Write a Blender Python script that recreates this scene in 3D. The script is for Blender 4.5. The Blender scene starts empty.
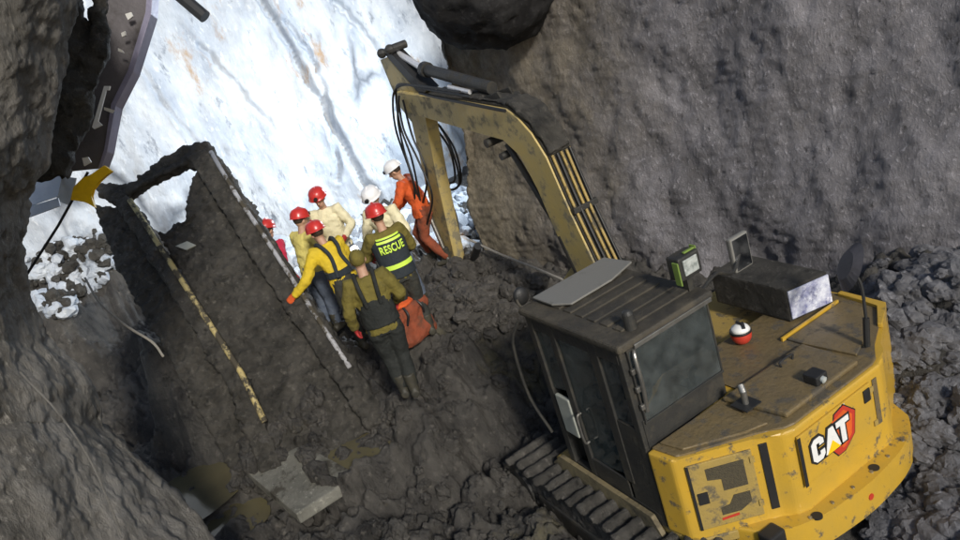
import bpy, bmesh, math, random
import numpy as np
from mathutils import Vector, Matrix, noise
random.seed(7)
R_ = math.radians
sc = bpy.context.scene
COL = sc.collection

# ------------------------------------------------------------------ camera
CAM = np.array([-5.13, 4.03, 5.53]); FPX = 773.0
AZ, EL, ROLL = -0.4205, -0.3522, -0.3273
def _axes():
    f = np.array([math.cos(AZ)*math.cos(EL), math.sin(AZ)*math.cos(EL), math.sin(EL)])
    r = np.cross(f, [0, 0, 1]); r /= np.linalg.norm(r); u = np.cross(r, f)
    c, s = math.cos(ROLL), math.sin(ROLL)
    return c*r+s*u, s*r-c*u, f            # right, down, forward
AX_R, AX_D, AX_F = _axes()
cam = bpy.data.cameras.new('camera'); co = bpy.data.objects.new('camera', cam); COL.objects.link(co)
cam.sensor_width = 36; cam.lens = FPX/960*36; cam.clip_end = 500
m = Matrix.Identity(4)
for i in range(3):
    m[i][0] = AX_R[i]; m[i][1] = -AX_D[i]; m[i][2] = -AX_F[i]; m[i][3] = CAM[i]
co.matrix_world = m; sc.camera = co

# ------------------------------------------------------------------ light
SUN_EL, SUN_AZ = R_(30), R_(173)        # where the light comes from
SUN_E, SKY_E, LAMP_W = 3.1, 0.11, 370
w = bpy.data.worlds.new("World"); sc.world = w; w.use_nodes = True
nt = w.node_tree; bg = nt.nodes['Background']
sky = nt.nodes.new('ShaderNodeTexSky'); sky.sky_type = 'NISHITA'; sky.sun_disc = False
sky.sun_elevation = SUN_EL; sky.sun_rotation = math.pi/2-SUN_AZ
nt.links.new(sky.outputs[0], bg.inputs[0]); bg.inputs[1].default_value = SKY_E
sl = bpy.data.lights.new('sun', 'SUN'); sl.energy = SUN_E; sl.angle = R_(8); sl.color = (1.0, .95, .86)
so = bpy.data.objects.new('sun', sl); COL.objects.link(so)
d = Vector((math.cos(SUN_AZ)*math.cos(SUN_EL), math.sin(SUN_AZ)*math.cos(SUN_EL), math.sin(SUN_EL)))
so.rotation_euler = d.to_track_quat('Z', 'Y').to_euler(); so.location = d*20
vs = sc.view_settings
sc.display_settings.display_device = 'sRGB'
vs.view_transform = 'Standard'; vs.look = 'None'; vs.exposure = 0.22; vs.gamma = 1; vs.use_curve_mapping = False
sc.cycles.max_bounces = 6; sc.cycles.use_denoising = True

# ------------------------------------------------------------------ picking points
def ray(x, y): return AX_R*((x-480)/FPX)+AX_D*((y-270)/FPX)+AX_F
def dep(x, y, t): return CAM+ray(x, y)*t
def onz(x, y, z): r = ray(x, y); return CAM+r*((z-CAM[2])/r[2])
def ony(x, y, v): r = ray(x, y); return CAM+r*((v-CAM[1])/r[1])
def onx(x, y, v): r = ray(x, y); return CAM+r*((v-CAM[0])/r[0])
def onplane(x, y, o, n): r = ray(x, y); return CAM+r*(np.dot(o-CAM, n)/np.dot(r, n))

# ------------------------------------------------------------------ materials
def mat(name, col, rough=.7, metal=0, spec=.4, col2=None, scale=6, bump=0, bscale=30, dirt=None, dscale=3, dlo=.45, dhi=.62, coat=0, detail=8, anis=None):
    M = bpy.data.materials.new(name); M.use_nodes = True
    n = M.node_tree; b = n.nodes['Principled BSDF']; L = n.links.new
    b.inputs['Roughness'].default_value = rough; b.inputs['Metallic'].default_value = metal
    b.inputs['Specular IOR Level'].default_value = spec; b.inputs['Coat Weight'].default_value = coat
    tc = n.nodes.new('ShaderNodeTexCoord')
    src = tc.outputs['Object']
    if anis:
        mp = n.nodes.new('ShaderNodeMapping'); mp.inputs['Scale'].default_value = anis
        L(src, mp.inputs[0]); src = mp.outputs[0]
    def nz(s, det=detail, ro=.6):
        t = n.nodes.new('ShaderNodeTexNoise'); t.inputs['Scale'].default_value = s
        t.inputs['Detail'].default_value = det; t.inputs['Roughness'].default_value = ro
        L(src, t.inputs['Vector']); return t.outputs['Fac']
    def ramp(f, a, c):
        r = n.nodes.new('ShaderNodeMapRange'); r.inputs[1].default_value = a; r.inputs[2].default_value = c
        L(f, r.inputs[0]); return r.outputs[0]
    def mix(f, a, c):
        x = n.nodes.new('ShaderNodeMix'); x.data_type = 'RGBA'
        L(f, x.inputs[0])
        for sck, v in ((x.inputs[6], a), (x.inputs[7], c)):
            if isinstance(v, tuple): sck.default_value = (*v, 1)
            else: L(v, sck)
        return x.outputs[2]
    c = tuple(col)
    if col2: c = mix(ramp(nz(scale), .3, .7), c, tuple(col2))
    if dirt:
        f = ramp(nz(dscale, 10, .68), dlo, dhi); c = mix(f, c, tuple(dirt))
        rr = n.nodes.new('ShaderNodeMapRange'); rr.inputs[3].default_value = rough; rr.inputs[4].default_value = .9
        L(f, rr.inputs[0]); L(rr.outputs[0], b.inputs['Roughness'])
    if isinstance(c, tuple): b.inputs['Base Color'].default_value = (*c, 1)
    else: L(c, b.inputs['Base Color'])
    if bump:
        bp = n.nodes.new('ShaderNodeBump'); bp.inputs['Strength'].default_value = bump; bp.inputs['Distance'].default_value = .05
        L(nz(bscale, 10, .65), bp.inputs['Height']); L(bp.outputs[0], b.inputs['Normal'])
    M['nz'] = 1
    return M

def earth(name, dark, light, scale=2.0, stain=None, stain_scale=.6, fine=22, bump=.9, rough=.85, anis=None, spec=.3, cracks=0, slo=.55, shi=.7, zone=None, fleck=1.6, kw=.03):
    M = bpy.data.materials.new(name); M.use_nodes = True
    n = M.node_tree; b = n.nodes['Principled BSDF']; L = n.links.new
    tc = n.nodes.new('ShaderNodeTexCoord'); src = tc.outputs['Object']
    if anis:
        mp = n.nodes.new('ShaderNodeMapping'); mp.inputs['Scale'].default_value = anis[:3]
        if len(anis) > 3: mp.inputs['Rotation'].default_value = anis[3:]
        L(src, mp.inputs[0]); src = mp.outputs[0]
    def nz(s, det=10, ro=.65, dist=0):
        t = n.nodes.new('ShaderNodeTexNoise'); t.inputs['Scale'].default_value = s; t.inputs['Distortion'].default_value = dist
        t.inputs['Detail'].default_value = det; t.inputs['Roughness'].default_value = ro
        L(src, t.inputs['Vector']); return t.outputs['Fac']
    def ramp(f, a, c, lo=0, hi=1):
        r = n.nodes.new('ShaderNodeMapRange'); r.inputs[1].default_value = a; r.inputs[2].default_value = c
        r.inputs[3].default_value = lo; r.inputs[4].default_value = hi
        L(f, r.inputs[0]); return r.outputs[0]
    def mix(f, a, c, mode='MIX'):
        x = n.nodes.new('ShaderNodeMix'); x.data_type = 'RGBA'; x.blend_type = mode
        L(f, x.inputs[0]) if not isinstance(f, float) else setattr(x.inputs[0], 'default_value', f)
        for sck, v in ((x.inputs[6], a), (x.inputs[7], c)):
            if isinstance(v, tuple): sck.default_value = (*v, 1)
            else: L(v, sck)
        return x.outputs[2]
    c = mix(ramp(nz(scale, 12, .7), .33, .68), tuple(dark), tuple(light))
    g = nz(fine, 6, .7)
    c = mix(ramp(g, .56, .72), c, tuple(min(1, v*fleck) for v in light))
    c = mix(ramp(nz(fine*.45, 8, .7), .42, .30), c, tuple(v*.45 for v in dark))
    if stain: c = mix(ramp(nz(stain_scale, 8, .7), slo, shi), c, tuple(stain))
    if zone:                                            # another soil to one side of the pit
        sx = n.nodes.new('ShaderNodeSeparateXYZ'); L(tc.outputs['Object'], sx.inputs[0])
        ad = n.nodes.new('ShaderNodeMath'); ad.operation = 'MULTIPLY_ADD'; L(nz(.8, 8, .7), ad.inputs[0]); ad.inputs[1].default_value = 5; L(sx.outputs[0], ad.inputs[2])
        z2 = mix(ramp(nz(fine*.6, 8, .75), .35, .65), tuple(v*.45 for v in zone[2]), tuple(zone[2]))
        c = mix(ramp(ad.outputs[0], zone[0], zone[1]), c, z2)
    h = nz(fine, 12, .75)
    if cracks:
        v = n.nodes.new('ShaderNodeTexVoronoi'); v.feature = 'DISTANCE_TO_EDGE'; v.inputs['Scale'].default_value = cracks
        add = n.nodes.new('ShaderNodeVectorMath'); add.operation = 'ADD'
        t = n.nodes.new('ShaderNodeTexNoise'); t.inputs['Scale'].default_value = cracks*1.5; t.inputs['Detail'].default_value = 8
        L(src, t.inputs['Vector']); L(src, add.inputs[0]); L(t.outputs['Color'], add.inputs[1]); L(add.outputs[0], v.inputs['Vector'])
        k = ramp(v.outputs['Distance'], kw, .0)
        gate = ramp(nz(cracks*.7, 3), .5, .62)
        mm = n.nodes.new('ShaderNodeMath'); mm.operation = 'MULTIPLY'; L(k, mm.inputs[0]); L(gate, mm.inputs[1])
        c = mix(mm.outputs[0], c, tuple(v2*.4 for v2 in dark))
    L(c, b.inputs['Base Color'])
    L(ramp(nz(scale*2), .35, .65, rough-.3, rough), b.inputs['Roughness'])
    b.inputs['Specular IOR Level'].default_value = spec
    bp = n.nodes.new('ShaderNodeBump'); bp.inputs['Strength'].default_value = bump; bp.inputs['Distance'].default_value = .06
    L(h, bp.inputs['Height']); L(bp.outputs[0], b.inputs['Normal'])
    return M

def glass(name, dust=.35, tint=(.10, .13, .13)):
    M = bpy.data.materials.new(name); M.use_nodes = True; n = M.node_tree; L = n.links.new
    out = n.nodes['Material Output']; n.nodes.remove(n.nodes['Principled BSDF'])
    tr = n.nodes.new('ShaderNodeBsdfTransparent'); tr.inputs[0].default_value = (.45, .52, .5, 1)
    gl = n.nodes.new('ShaderNodeBsdfGlossy'); gl.inputs['Roughness'].default_value = .02
    df = n.nodes.new('ShaderNodeBsdfDiffuse'); df.inputs[0].default_value = (*tint, 1)
    tx = n.nodes.new('ShaderNodeTexNoise'); tx.inputs['Scale'].default_value = 5; tx.inputs['Detail'].default_value = 10; tx.inputs['Roughness'].default_value = .7
    tc = n.nodes.new('ShaderNodeTexCoord'); L(tc.outputs['Object'], tx.inputs['Vector'])
    mr = n.nodes.new('ShaderNodeMapRange'); mr.inputs[1].default_value = .35; mr.inputs[2].default_value = .7
    mr.inputs[3].default_value = dust*.5; mr.inputs[4].default_value = min(1, dust*1.6); L(tx.outputs['Fac'], mr.inputs[0])
    m1 = n.nodes.new('ShaderNodeMixShader'); L(mr.outputs[0], m1.inputs[0]); L(tr.outputs[0], m1.inputs[1]); L(df.outputs[0], m1.inputs[2])
    fr = n.nodes.new('ShaderNodeFresnel'); fr.inputs[0].default_value = 1.8
    m2 = n.nodes.new('ShaderNodeMixShader'); L(fr.outputs[0], m2.inputs[0]); L(m1.outputs[0], m2.inputs[1]); L(gl.outputs[0], m2.inputs[2])
    L(m2.outputs[0], out.inputs[0]); return M

def dots(name, base, hole, sc_=45):
    M = mat(name, base, .5); n = M.node_tree; L = n.links.new; b = n.nodes['Principled BSDF']
    tc = n.nodes.new('ShaderNodeTexCoord'); v = n.nodes.new('ShaderNodeTexVoronoi'); v.inputs['Scale'].default_value = sc_; v.inputs['Randomness'].default_value = 0
    L(tc.outputs['Object'], v.inputs['Vector'])
    mr = n.nodes.new('ShaderNodeMapRange'); mr.inputs[1].default_value = .36; mr.inputs[2].default_value = .42; L(v.outputs['Distance'], mr.inputs[0])
    x = n.nodes.new('ShaderNodeMix'); x.data_type = 'RGBA'; x.inputs[6].default_value = (*hole, 1); x.inputs[7].default_value = (*base, 1)
    L(mr.outputs[0], x.inputs[0]); L(x.outputs[2], b.inputs['Base Color']); return M

def emit(name, col, e):
    M = bpy.data.materials.new(name); M.use_nodes = True; b = M.node_tree.nodes['Principled BSDF']
    b.inputs['Emission Color'].default_value = (*col, 1); b.inputs['Emission Strength'].default_value = e; return M

MUD = (.052, .044, .030)
M = dict(
 ground=earth('wet_mud', (.016, .015, .014), (.085, .078, .068), 2.2, (.125, .108, .055), .6, 11, 1.0, .62, slo=.60, shi=.74, spec=.5),
 cliff=earth('clay_cliff', (.095, .091, .096), (.25, .24, .255), 1.9, (.15, .13, .10), .4, 22, 1.0, .95, anis=(1, 1, .5, .5, .35, 0), slo=.52, shi=.72, cracks=.4, zone=(5.6, 9.2, (.215, .185, .135))),
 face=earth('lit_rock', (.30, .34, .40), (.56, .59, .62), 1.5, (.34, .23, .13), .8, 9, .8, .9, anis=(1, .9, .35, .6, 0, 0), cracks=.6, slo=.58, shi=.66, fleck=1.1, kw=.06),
 bank=earth('near_bank', (.09, .084, .074), (.25, .235, .21), 2.2, (.22, .208, .19), 2.2, 24, 1.0, .9, anis=(1, 1, .45), slo=.48, shi=.62),
 clod=earth('clods', (.04, .036, .03), (.12, .11, .098), 2.5, None, 1, 14, 1.0, .8),
 palec=earth('pale_clods', (.055, .054, .058), (.21, .208, .22), 2.0, None, 1, 12, 1.0, .8),
 mudcake=earth('mud_cake', (.020, .019, .016), (.078, .072, .062), 4, None, 1, 13, 1.0, .8),
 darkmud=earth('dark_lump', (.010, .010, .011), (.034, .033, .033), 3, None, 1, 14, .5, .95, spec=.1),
 slab=earth('concrete', (.09, .088, .075), (.18, .175, .15), 3, (.05, .045, .035), 2.5, 18, .5, .9, slo=.52, shi=.6),
 yellow=mat('yellow_paint', (.50, .30, .03), .36, 0, .5, (.43, .27, .04), 4, .08, 25, (.12, .092, .05), 6.5, .57, .64, .2),
 ydirty=mat('muddy_yellow_paint', (.34, .235, .06), .5, 0, .4, (.28, .20, .065), 5, .2, 25, (.11, .09, .055), 6, .52, .60),
 boomy=mat('boom_paint', (.46, .34, .11), .45, 0, .4, (.38, .31, .15), 4, .2, 20, (.22, .19, .12), 4, .52, .60),
 hood=mat('muddy_hood', (.16, .115, .052), .4, 0, .5, (.115, .088, .048), 3.5, .35, 16, (.075, .063, .045), 4.5, .53, .60, .1),
 black=mat('black_frame', (.022, .022, .022), .45, 0, .4, (.035, .034, .03), 6, .2, 30, MUD, 4, .5, .7),
 roof=mat('muddy_roof', (.03, .028, .024), .6, 0, .35, (.055, .047, .034), 3, .4, 22, (.075, .064, .046), 2.5, .46, .66),
 rubber=mat('rubber_hose', (.012, .012, .012), .5, 0, .4, (.02, .02, .02), 9),
 steel=mat('worn_steel', (.35, .34, .32), .35, .8, .5, (.2, .19, .17), 9, .1, 30),
 chrome=mat('chrome_rod', (.75, .76, .78), .3, .45, .5, (.62, .63, .66), 20),
 track=earth('muddy_track', (.02, .019, .017), (.10, .093, .082), 4, None, 1, 14, 1.0, .85),
 beam=mat('dull_steel_beam', (.115, .105, .112), .6, .3, .4, (.085, .08, .083), 3, .15, 14, (.035, .03, .024), 2, .5, .7),
 pale=mat('pale_panel', (.33, .34, .30), .6, 0, .4, (.24, .25, .22), 6, .1, 20),
 visor=mat('grey_visor', (.17, .165, .15), .5, 0, .4, (.17, .165, .15), 4, .15, 20, MUD, 3, .58, .75),
 mirror=mat('mirror_glass', (.7, .72, .75), .08, 1, .5, (.5, .52, .55), 6),
 skirt=mat('muddy_beige_sill', (.20, .16, .085), .6, 0, .4, (.14, .115, .07), 5, .3, 20, MUD, 3, .5, .66),
 rail=mat('muddy_lit_rail', (.36, .36, .38), .5, 0, .4, (.24, .24, .25), 5, .3, 16, MUD, 3.5, .47, .54),  # paleness paints a floodlit edge, with mud over it
 lit_edge=mat('lit_flange_edge', (.26, .25, .34), .4, .3, .5, (.19, .18, .25), 5, .1, 20),  # bluish tone paints the floodlit edge of the beam flange
 white=mat('white_paint', (.72, .72, .70), .45, 0, .5, (.62, .62, .60), 6),
 redl=mat('red_paint', (.42, .04, .025), .4, 0, .5, (.45, .04, .02), 6),
 orangel=mat('orange_paint', (.65, .12, .02), .4, 0, .5, (.5, .08, .02), 6),
 blackl=mat('black_paint', (.015, .015, .016), .5, 0, .4, (.02, .02, .02), 6),
 grille=mat('perforated_grille', (.085, .07, .04), .7, 0, .3, (.05, .042, .028), 60, .5, 90),
 glass=glass('dusty_glass', .30, (.13, .15, .15)), door_glass=glass('door_glass', .30, (.12, .15, .15)),
 lens=mat('lamp_lens', (.17, .19, .18), .1, 0, .6, (.5, .52, .5), 20),
 green=mat('fluorescent_green', (.17, .25, .05), .5, 0, .4, (.12, .18, .04), 8),
 seat=mat('seat_cloth', (.03, .03, .03), .8, 0, .3, (.05, .05, .05), 12),
 water=mat('muddy_water', (.12, .105, .058), .09, 0, .5, (.08, .07, .042), 2, .03, 6),
 skin=mat('skin', (.42, .25, .17), .55, 0, .4, (.36, .21, .14), 12),
 redc=mat('red_helmet', (.48, .03, .025), .3, 0, .5, (.40, .028, .022), 8, 0, 20, (.2, .06, .04), 8, .62, .8),
 whitec=mat('white_helmet', (.75, .75, .76), .3, 0, .5, (.65, .65, .66), 8),
 yellowc=mat('yellow_cloth', (.62, .44, .02), .8, 0, .3, (.50, .36, .03), 8, .35, 30),
 olivec=mat('dull_yellow_cloth', (.15, .122, .025), .85, 0, .3, (.10, .082, .02), 7, .4, 30, MUD, 5, .58, .75),
 creamc=mat('cream_cloth', (.72, .66, .45), .8, 0, .3, (.6, .55, .36), 8, .35, 30),
 palec_y=mat('pale_yellow_cloth', (.65, .55, .16), .8, 0, .3, (.52, .45, .14), 8, .35, 30),
 orangec=mat('orange_cloth', (.60, .10, .02), .8, 0, .3, (.47, .075, .02), 8, .35, 30, (.16, .05, .025), 5, .55, .75),
 rustc=mat('muddy_orange_cloth', (.26, .06, .025), .85, 0, .3, (.15, .045, .025), 6, .4, 30, MUD, 5, .5, .7),
 magc=mat('crimson_cloth', (.50, .025, .06), .8, 0, .3, (.4, .02, .06), 8, .35, 30),
 navyc=mat('navy_cloth', (.018, .024, .032), .8, 0, .3, (.026, .032, .036), 8, .35, 30),
 fgdark=mat('dark_overall_cloth', (.014, .016, .015), .8, 0, .25, (.024, .026, .024), 8, .4, 30),
 darkc=mat('dark_cloth', (.022, .024, .022), .8, 0, .3, (.036, .036, .03), 7, .4, 30, MUD, 5, .5, .72),
 bluec=mat('blue_grey_cloth', (.07, .09, .13), .8, 0, .3, (.12, .14, .18), 7, .4, 30),
 hivis=mat('hivis_band', (.55, .75, .08), .5, 0, .4, (.48, .68, .08), 20),
 boot=mat('rubber_boot', (.02, .02, .018), .6, 0, .4, (.05, .045, .03), 8),
 glove=mat('red_glove', (.40, .03, .03), .7, 0, .3, (.3, .03, .03), 12),
 eye=mat('eye', (.05, .04, .035), .2, 0, .5, (.06, .05, .04), 40),
 lip=mat('lip', (.33, .13, .10), .5, 0, .4, (.3, .12, .1), 30),
 hair=mat('dark_hair', (.03, .022, .015), .6, 0, .3, (.045, .03, .02), 40),
 yplas=mat('yellow_plastic', (.85, .55, .01), .4, 0, .5, (.65, .4, .01), 8, .2, 12),
 sheet=mat('grey_blue_sheet', (.42, .46, .52), .45, .1, .5, (.55, .58, .62), 4, .3, 10),
 rope=mat('pale_rope', (.22, .20, .17), .8, 0, .3, (.3, .28, .24), 30),
 timber=mat('wet_timber', (.075, .06, .042), .75, 0, .3, (.07, .05, .03), 6, .5, 24, MUD, 3, .5, .66),
 pole=mat('muddy_yellow_pole', (.40, .31, .11), .5, 0, .4, (.30, .26, .16), 5, .4, 16, MUD, 5, .46, .52),
 led=emit('lamp_face', (.80, .90, 1.0), 30), head=emit('headlamp_face', (1, .95, .85), 18),
)

# ------------------------------------------------------------------ object helpers
def link(name, me, m_, parent=None):
    o = bpy.data.objects.new(name, me); COL.objects.link(o)
    if m_: me.materials.append(M[m_] if isinstance(m_, str) else m_)
    if parent: o.parent = parent
    return o
def obj(name, bm, m_, parent=None, smooth=False):
    me = bpy.data.meshes.new(name); bmesh.ops.recalc_face_normals(bm, faces=bm.faces[:]); bm.to_mesh(me); bm.free()
    if smooth: me.polygons.foreach_set('use_smooth', [True]*len(me.polygons))
    return link(name, me, m_, parent)
def sub(o, p):                      # child of a child: same world frame
    o.parent = p; return o
def thing(name, label, cat, loc=(0, 0, 0), rz=0, group=None):
    o = bpy.data.objects.new(name, None); COL.objects.link(o); o.location = loc; o.rotation_euler = (0, 0, rz)
    o.empty_display_size = .2
    return tag(o, label, cat, group)
def tag(o, label, cat, group=None, kind=None):
    if label: o['label'] = label
    if cat: o['category'] = cat
    if group: o['group'] = group
    if kind: o['kind'] = kind
    return o
def struct(o): o['kind'] = 'structure'; return o
def BM(): return bmesh.new()
def box(bm, lo, hi, bev=0):
    lo, hi = Vector(lo), Vector(hi)
    r = bmesh.ops.create_cube(bm, size=1, matrix=Matrix.Translation((lo+hi)/2) @ Matrix.Diagonal((*(hi-lo), 1)))
    if bev:
        es = list({e for v in r['verts'] for e in v.link_edges})
        bmesh.ops.bevel(bm, geom=es, offset=bev, segments=2, affect='EDGES', profile=.6)
    return bm
def prism(bm, pts, off, bev=0, seg=2):
    """polygon pts (3d) extruded by vector off"""
    off = Vector(off)
    a = [bm.verts.new(Vector(p)) for p in pts]; b = [bm.verts.new(Vector(p)+off) for p in pts]
    n = len(a); fs = [bm.faces.new(a), bm.faces.new(b[::-1])]
    for i in range(n): fs.append(bm.faces.new((a[i], b[i], b[(i+1) % n], a[(i+1) % n])))
    if bev:
        es = list({e for f in fs for e in f.edges})
        bmesh.ops.bevel(bm, geom=es, offset=bev, segments=seg, affect='EDGES', profile=.6)
    return bm
def frames(pts):
    pts = [Vector(p) for p in pts]; out = []
    for i, p in enumerate(pts):
        t = (pts[min(i+1, len(pts)-1)]-pts[max(i-1, 0)]).normalized(); out.append((p, t))
    return out
def tube(bm, pts, rad, seg=10, flat=None, side=None, cap=True):
    """round (or flattened along `side` axis) tube; rad scalar or list"""
    fr = frames(pts); rings = []
    if not hasattr(rad, '__len__'): rad = [rad]*len(fr)
    prev = None
    for i, (p, t) in enumerate(fr):
        a = Vector(side) if side is not None else (prev if prev is not None else (Vector((0, 0, 1)) if abs(t.z) < .9 else Vector((1, 0, 0))))
        a = (a-t*a.dot(t)); a = a.normalized() if a.length > 1e-5 else t.orthogonal().normalized()
        prev = a; b = t.cross(a)
        r = rad[i]; ra, rb = r if hasattr(r, '__len__') else (r, r)
        rings.append([bm.verts.new(p+a*ra*math.cos(2*math.pi*k/seg)+b*rb*math.sin(2*math.pi*k/seg)) for k in range(seg)])
    for i in range(len(rings)-1):
        for k in range(seg):
            bm.faces.new((rings[i][k], rings[i][(k+1) % seg], rings[i+1][(k+1) % seg], rings[i+1][k]))
    if cap: bm.faces.new(rings[0][::-1]); bm.faces.new(rings[-1])
    return bm
def ball(bm, c, r, seg=14, rot=None):
    r = (r, r, r) if not hasattr(r, '__len__') else r
    mm = Matrix.Translation(Vector(c)) @ (rot or Matrix.Identity(4)) @ Matrix.Diagonal((*r, 1))
    bmesh.ops.create_uvsphere(bm, u_segments=seg, v_segments=max(6, seg*2//3), radius=1, matrix=mm); return bm
def bez(pts, n=24):
    """Catmull-Rom through pts"""
    P = [Vector(p) for p in pts]; P = [P[0]*2-P[1]]+P+[P[-1]*2-P[-2]]; out = []
    for i in range(1, len(P)-2):
        k = max(2, n//(len(P)-3))
        for j in range(k):
            t = j/k; a, b, c, d_ = P[i-1:i+3]
            out.append(.5*((2*b)+(c-a)*t+(2*a-5*b+4*c-d_)*t*t+(3*b-a-3*c+d_)*t**3))
    out.append(P[-2]); return out
def fbm(v, o=5, s=1.0, l=2.0, g=.5):
    a = 1; r = 0; v = Vector(v)*s
    for _ in range(o): r += a*noise.noise(v); v = v*l+Vector((3.1, 1.7, 9.2)); a *= g
    return r
def ridged(v, s=1.0, o=4):
    v = Vector(v)*s; a = 1; r = 0
    for _ in range(o): r += a*(1-2*abs(noise.noise(v))); v = v*2.1+Vector((5.2, 1.3, 2.8)); a *= .5
    return r
def remesh(bm, vox, smooth=True, disp=0, ds=8.0, it=2):
    """closed overlapping shapes -> one continuous skin"""
    bmesh.ops.recalc_face_normals(bm, faces=bm.faces[:])
    me = bpy.data.meshes.new('tmp'); bm.to_mesh(me); bm.free()
    o = bpy.data.objects.new('tmp', me); COL.objects.link(o)
    md = o.modifiers.new('r', 'REMESH'); md.mode = 'VOXEL'; md.voxel_size = vox; md.use_smooth_shade = smooth
    if it:
        s = o.modifiers.new('s', 'SMOOTH'); s.iterations = it; s.factor = .5
    dg = bpy.context.evaluated_depsgraph_get(); dg.update()
    out = bpy.data.meshes.new_from_object(o.evaluated_get(dg)); bpy.data.objects.remove(o); bpy.data.meshes.remove(me)
    if disp:
        n_ = np.empty(len(out.vertices)*3); out.vertices.foreach_get('normal', n_); n_ = n_.reshape(-1, 3)
        c = np.empty(len(out.vertices)*3); out.vertices.foreach_get('co', c); c = c.reshape(-1, 3)
        dd = np.array([fbm(v, 4, ds) for v in c])[:, None]*disp
        out.vertices.foreach_set('co', (c+n_*dd).ravel()); out.update()
    return out
def robj(name, bm, vox, m_, parent=None, disp=0, ds=8.0, it=2, lump=0):
    me = remesh(bm, vox, True, disp, ds, it); me.name = name
    if lump:
        k = len(me.vertices); n_ = np.empty(k*3); me.vertices.foreach_get('normal', n_); c = np.empty(k*3); me.vertices.foreach_get('co', c)
        c = c.reshape(-1, 3); n_ = n_.reshape(-1, 3); dd = np.array([max(0, fbm(v, 3, 2.2))*abs(fbm(v+7, 3, 9)) for v in c])[:, None]*lump
        me.vertices.foreach_set('co', (c+n_*dd).ravel()); me.update()
    return link(name, me, m_, parent)
def grid_mesh(name, P, m_, smooth=True):
    ny, nx = P.shape[:2]; v = P.reshape(-1, 3)
    i = np.arange(ny*nx).reshape(ny, nx)
    f = np.stack([i[:-1, :-1], i[:-1, 1:], i[1:, 1:], i[1:, :-1]], -1).reshape(-1, 4)
    me = bpy.data.meshes.new(name); me.from_pydata(v.tolist(), [], f.tolist())
    me.polygons.foreach_set('use_smooth', [smooth]*len(me.polygons)); me.update()
    return link(name, me, m_)
def disp_grid(P, fn, sign=1):
    """move a grid's points along its normals by fn(point)"""
    du = np.gradient(P, axis=1); dv = np.gradient(P, axis=0)
    n = np.cross(du, dv); n /= np.linalg.norm(n, axis=-1, keepdims=True)+1e-9
    h = np.array([fn(v) for v in P.reshape(-1, 3)]).reshape(P.shape[:2])
    return P+n*h[..., None]*sign
def interp_poly(pts, n):
    pts = np.array(pts, float); d_ = np.r_[0, np.cumsum(np.linalg.norm(np.diff(pts, axis=0), axis=1))]
    t = np.linspace(0, d_[-1], n); return np.stack([np.interp(t, d_, pts[:, k]) for k in range(pts.shape[1])], 1)

# ------------------------------------------------------------------ ground
CP = []                                         # control points: x, y, z
def g(px, py, z): CP.append(onz(px, py, z))
for a in [(402, 392, 1.56), (370, 400, 1.4), (440, 360, 1.45), (450, 330, 1.6), (480, 300, 1.7), (510, 300, 1.4), (405, 335, 1.5), (360, 340, 1.35),
          (340, 390, 1.2), (300, 420, 1.0), (420, 430, 1.15), (470, 400, 1.05), (500, 370, 1.05), (500, 430, .6), (540, 400, .5),
          (300, 475, .72), (345, 462, .68), (250, 450, .75), (200, 490, .48), (225, 522, .46), (150, 460, .5), (180, 470, .5),
          (400, 480, .75), (450, 525, .3), (500, 480, .12), (400, 530, .5), (330, 525, .5), (280, 520, .5), (540, 535, -.1), (600, 560, -.2),
          (100, 400, 1.15), (120, 350, 1.5), (200, 400, 1.05), (200, 340, 1.5), (90, 300, 2.2), (280, 370, 1.35), (150, 300, 1.8),
          (40, 300, 2.6), (60, 250, 3.1), (110, 240, 3.0), (30, 200, 3.5), (80, 215, 3.3),
          (900, 292, 1.25), (930, 285, 1.4), (960, 290, 1.4), (940, 330, 1.15), (930, 420, .6), (900, 500, .1), (960, 480, .3), (990, 400, .8), (870, 300, 1.0)]:
    g(*a)
CP += [(5, 1, 1.6), (6.2, .2, 1.65), (5.6, 1.5, 1.6), (4.4, .9, 1.62), (3.6, 1.2, 1.62), (5.2, -.3, 1.6), (7.2, 1, 1.5), (8.5, 1, 1.3), (9.5, -1, 1.2), (9.5, 3, 1.8), (9.5, 5, 2.8), (7.5, -2, .7),
       (4, -1.6, .7), (3, -2.3, .4), (2, -1.5, .3), (6.3, -1.8, .4), (5, -2.1, .4), (1.5, -3.0, .3), (1.7, 1.55, .5), (1.2, 1.6, .5), (.6, 1.62, .52), (0, 1.65, .5), (-.6, 1.7, .48), (2.15, 1.2, .45), (2.1, .9, .4), (0, 0, -.1), (-1.5, 0, 0), (1.5, -.4, .05), (0, -2.6, .3), (2, -3.4, .5), (-1.6, -2.2, .5), (0, -3.6, .9),
       (1.3, .6, 0), (2.2, .6, .25), (0, 1.8, -.15), (-1, 2.5, -.2), (-3, 0, 0), (-4, 3, .2), (0, 5, .3), (3, 6, .6), (6, 6, 1.3), (9, 8, 3), (-3, -5, 1), (12, 0, 1), (3, -6, 1), (-6, 0, .3)]
for a in [(345, 374, 9.7), (318, 392, 9.45), (290, 405, 9.35), (262, 425, 9.2), (232, 425, 9.35), (205, 405, 9.6), (170, 375, 9.9), (140, 335, 10.2), (330, 355, 9.9), (255, 350, 10.2), (200, 320, 10.6)]:
    q = dep(*a); CP.append((q[0], q[1], q[2]))
CP = np.array(CP)
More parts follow.
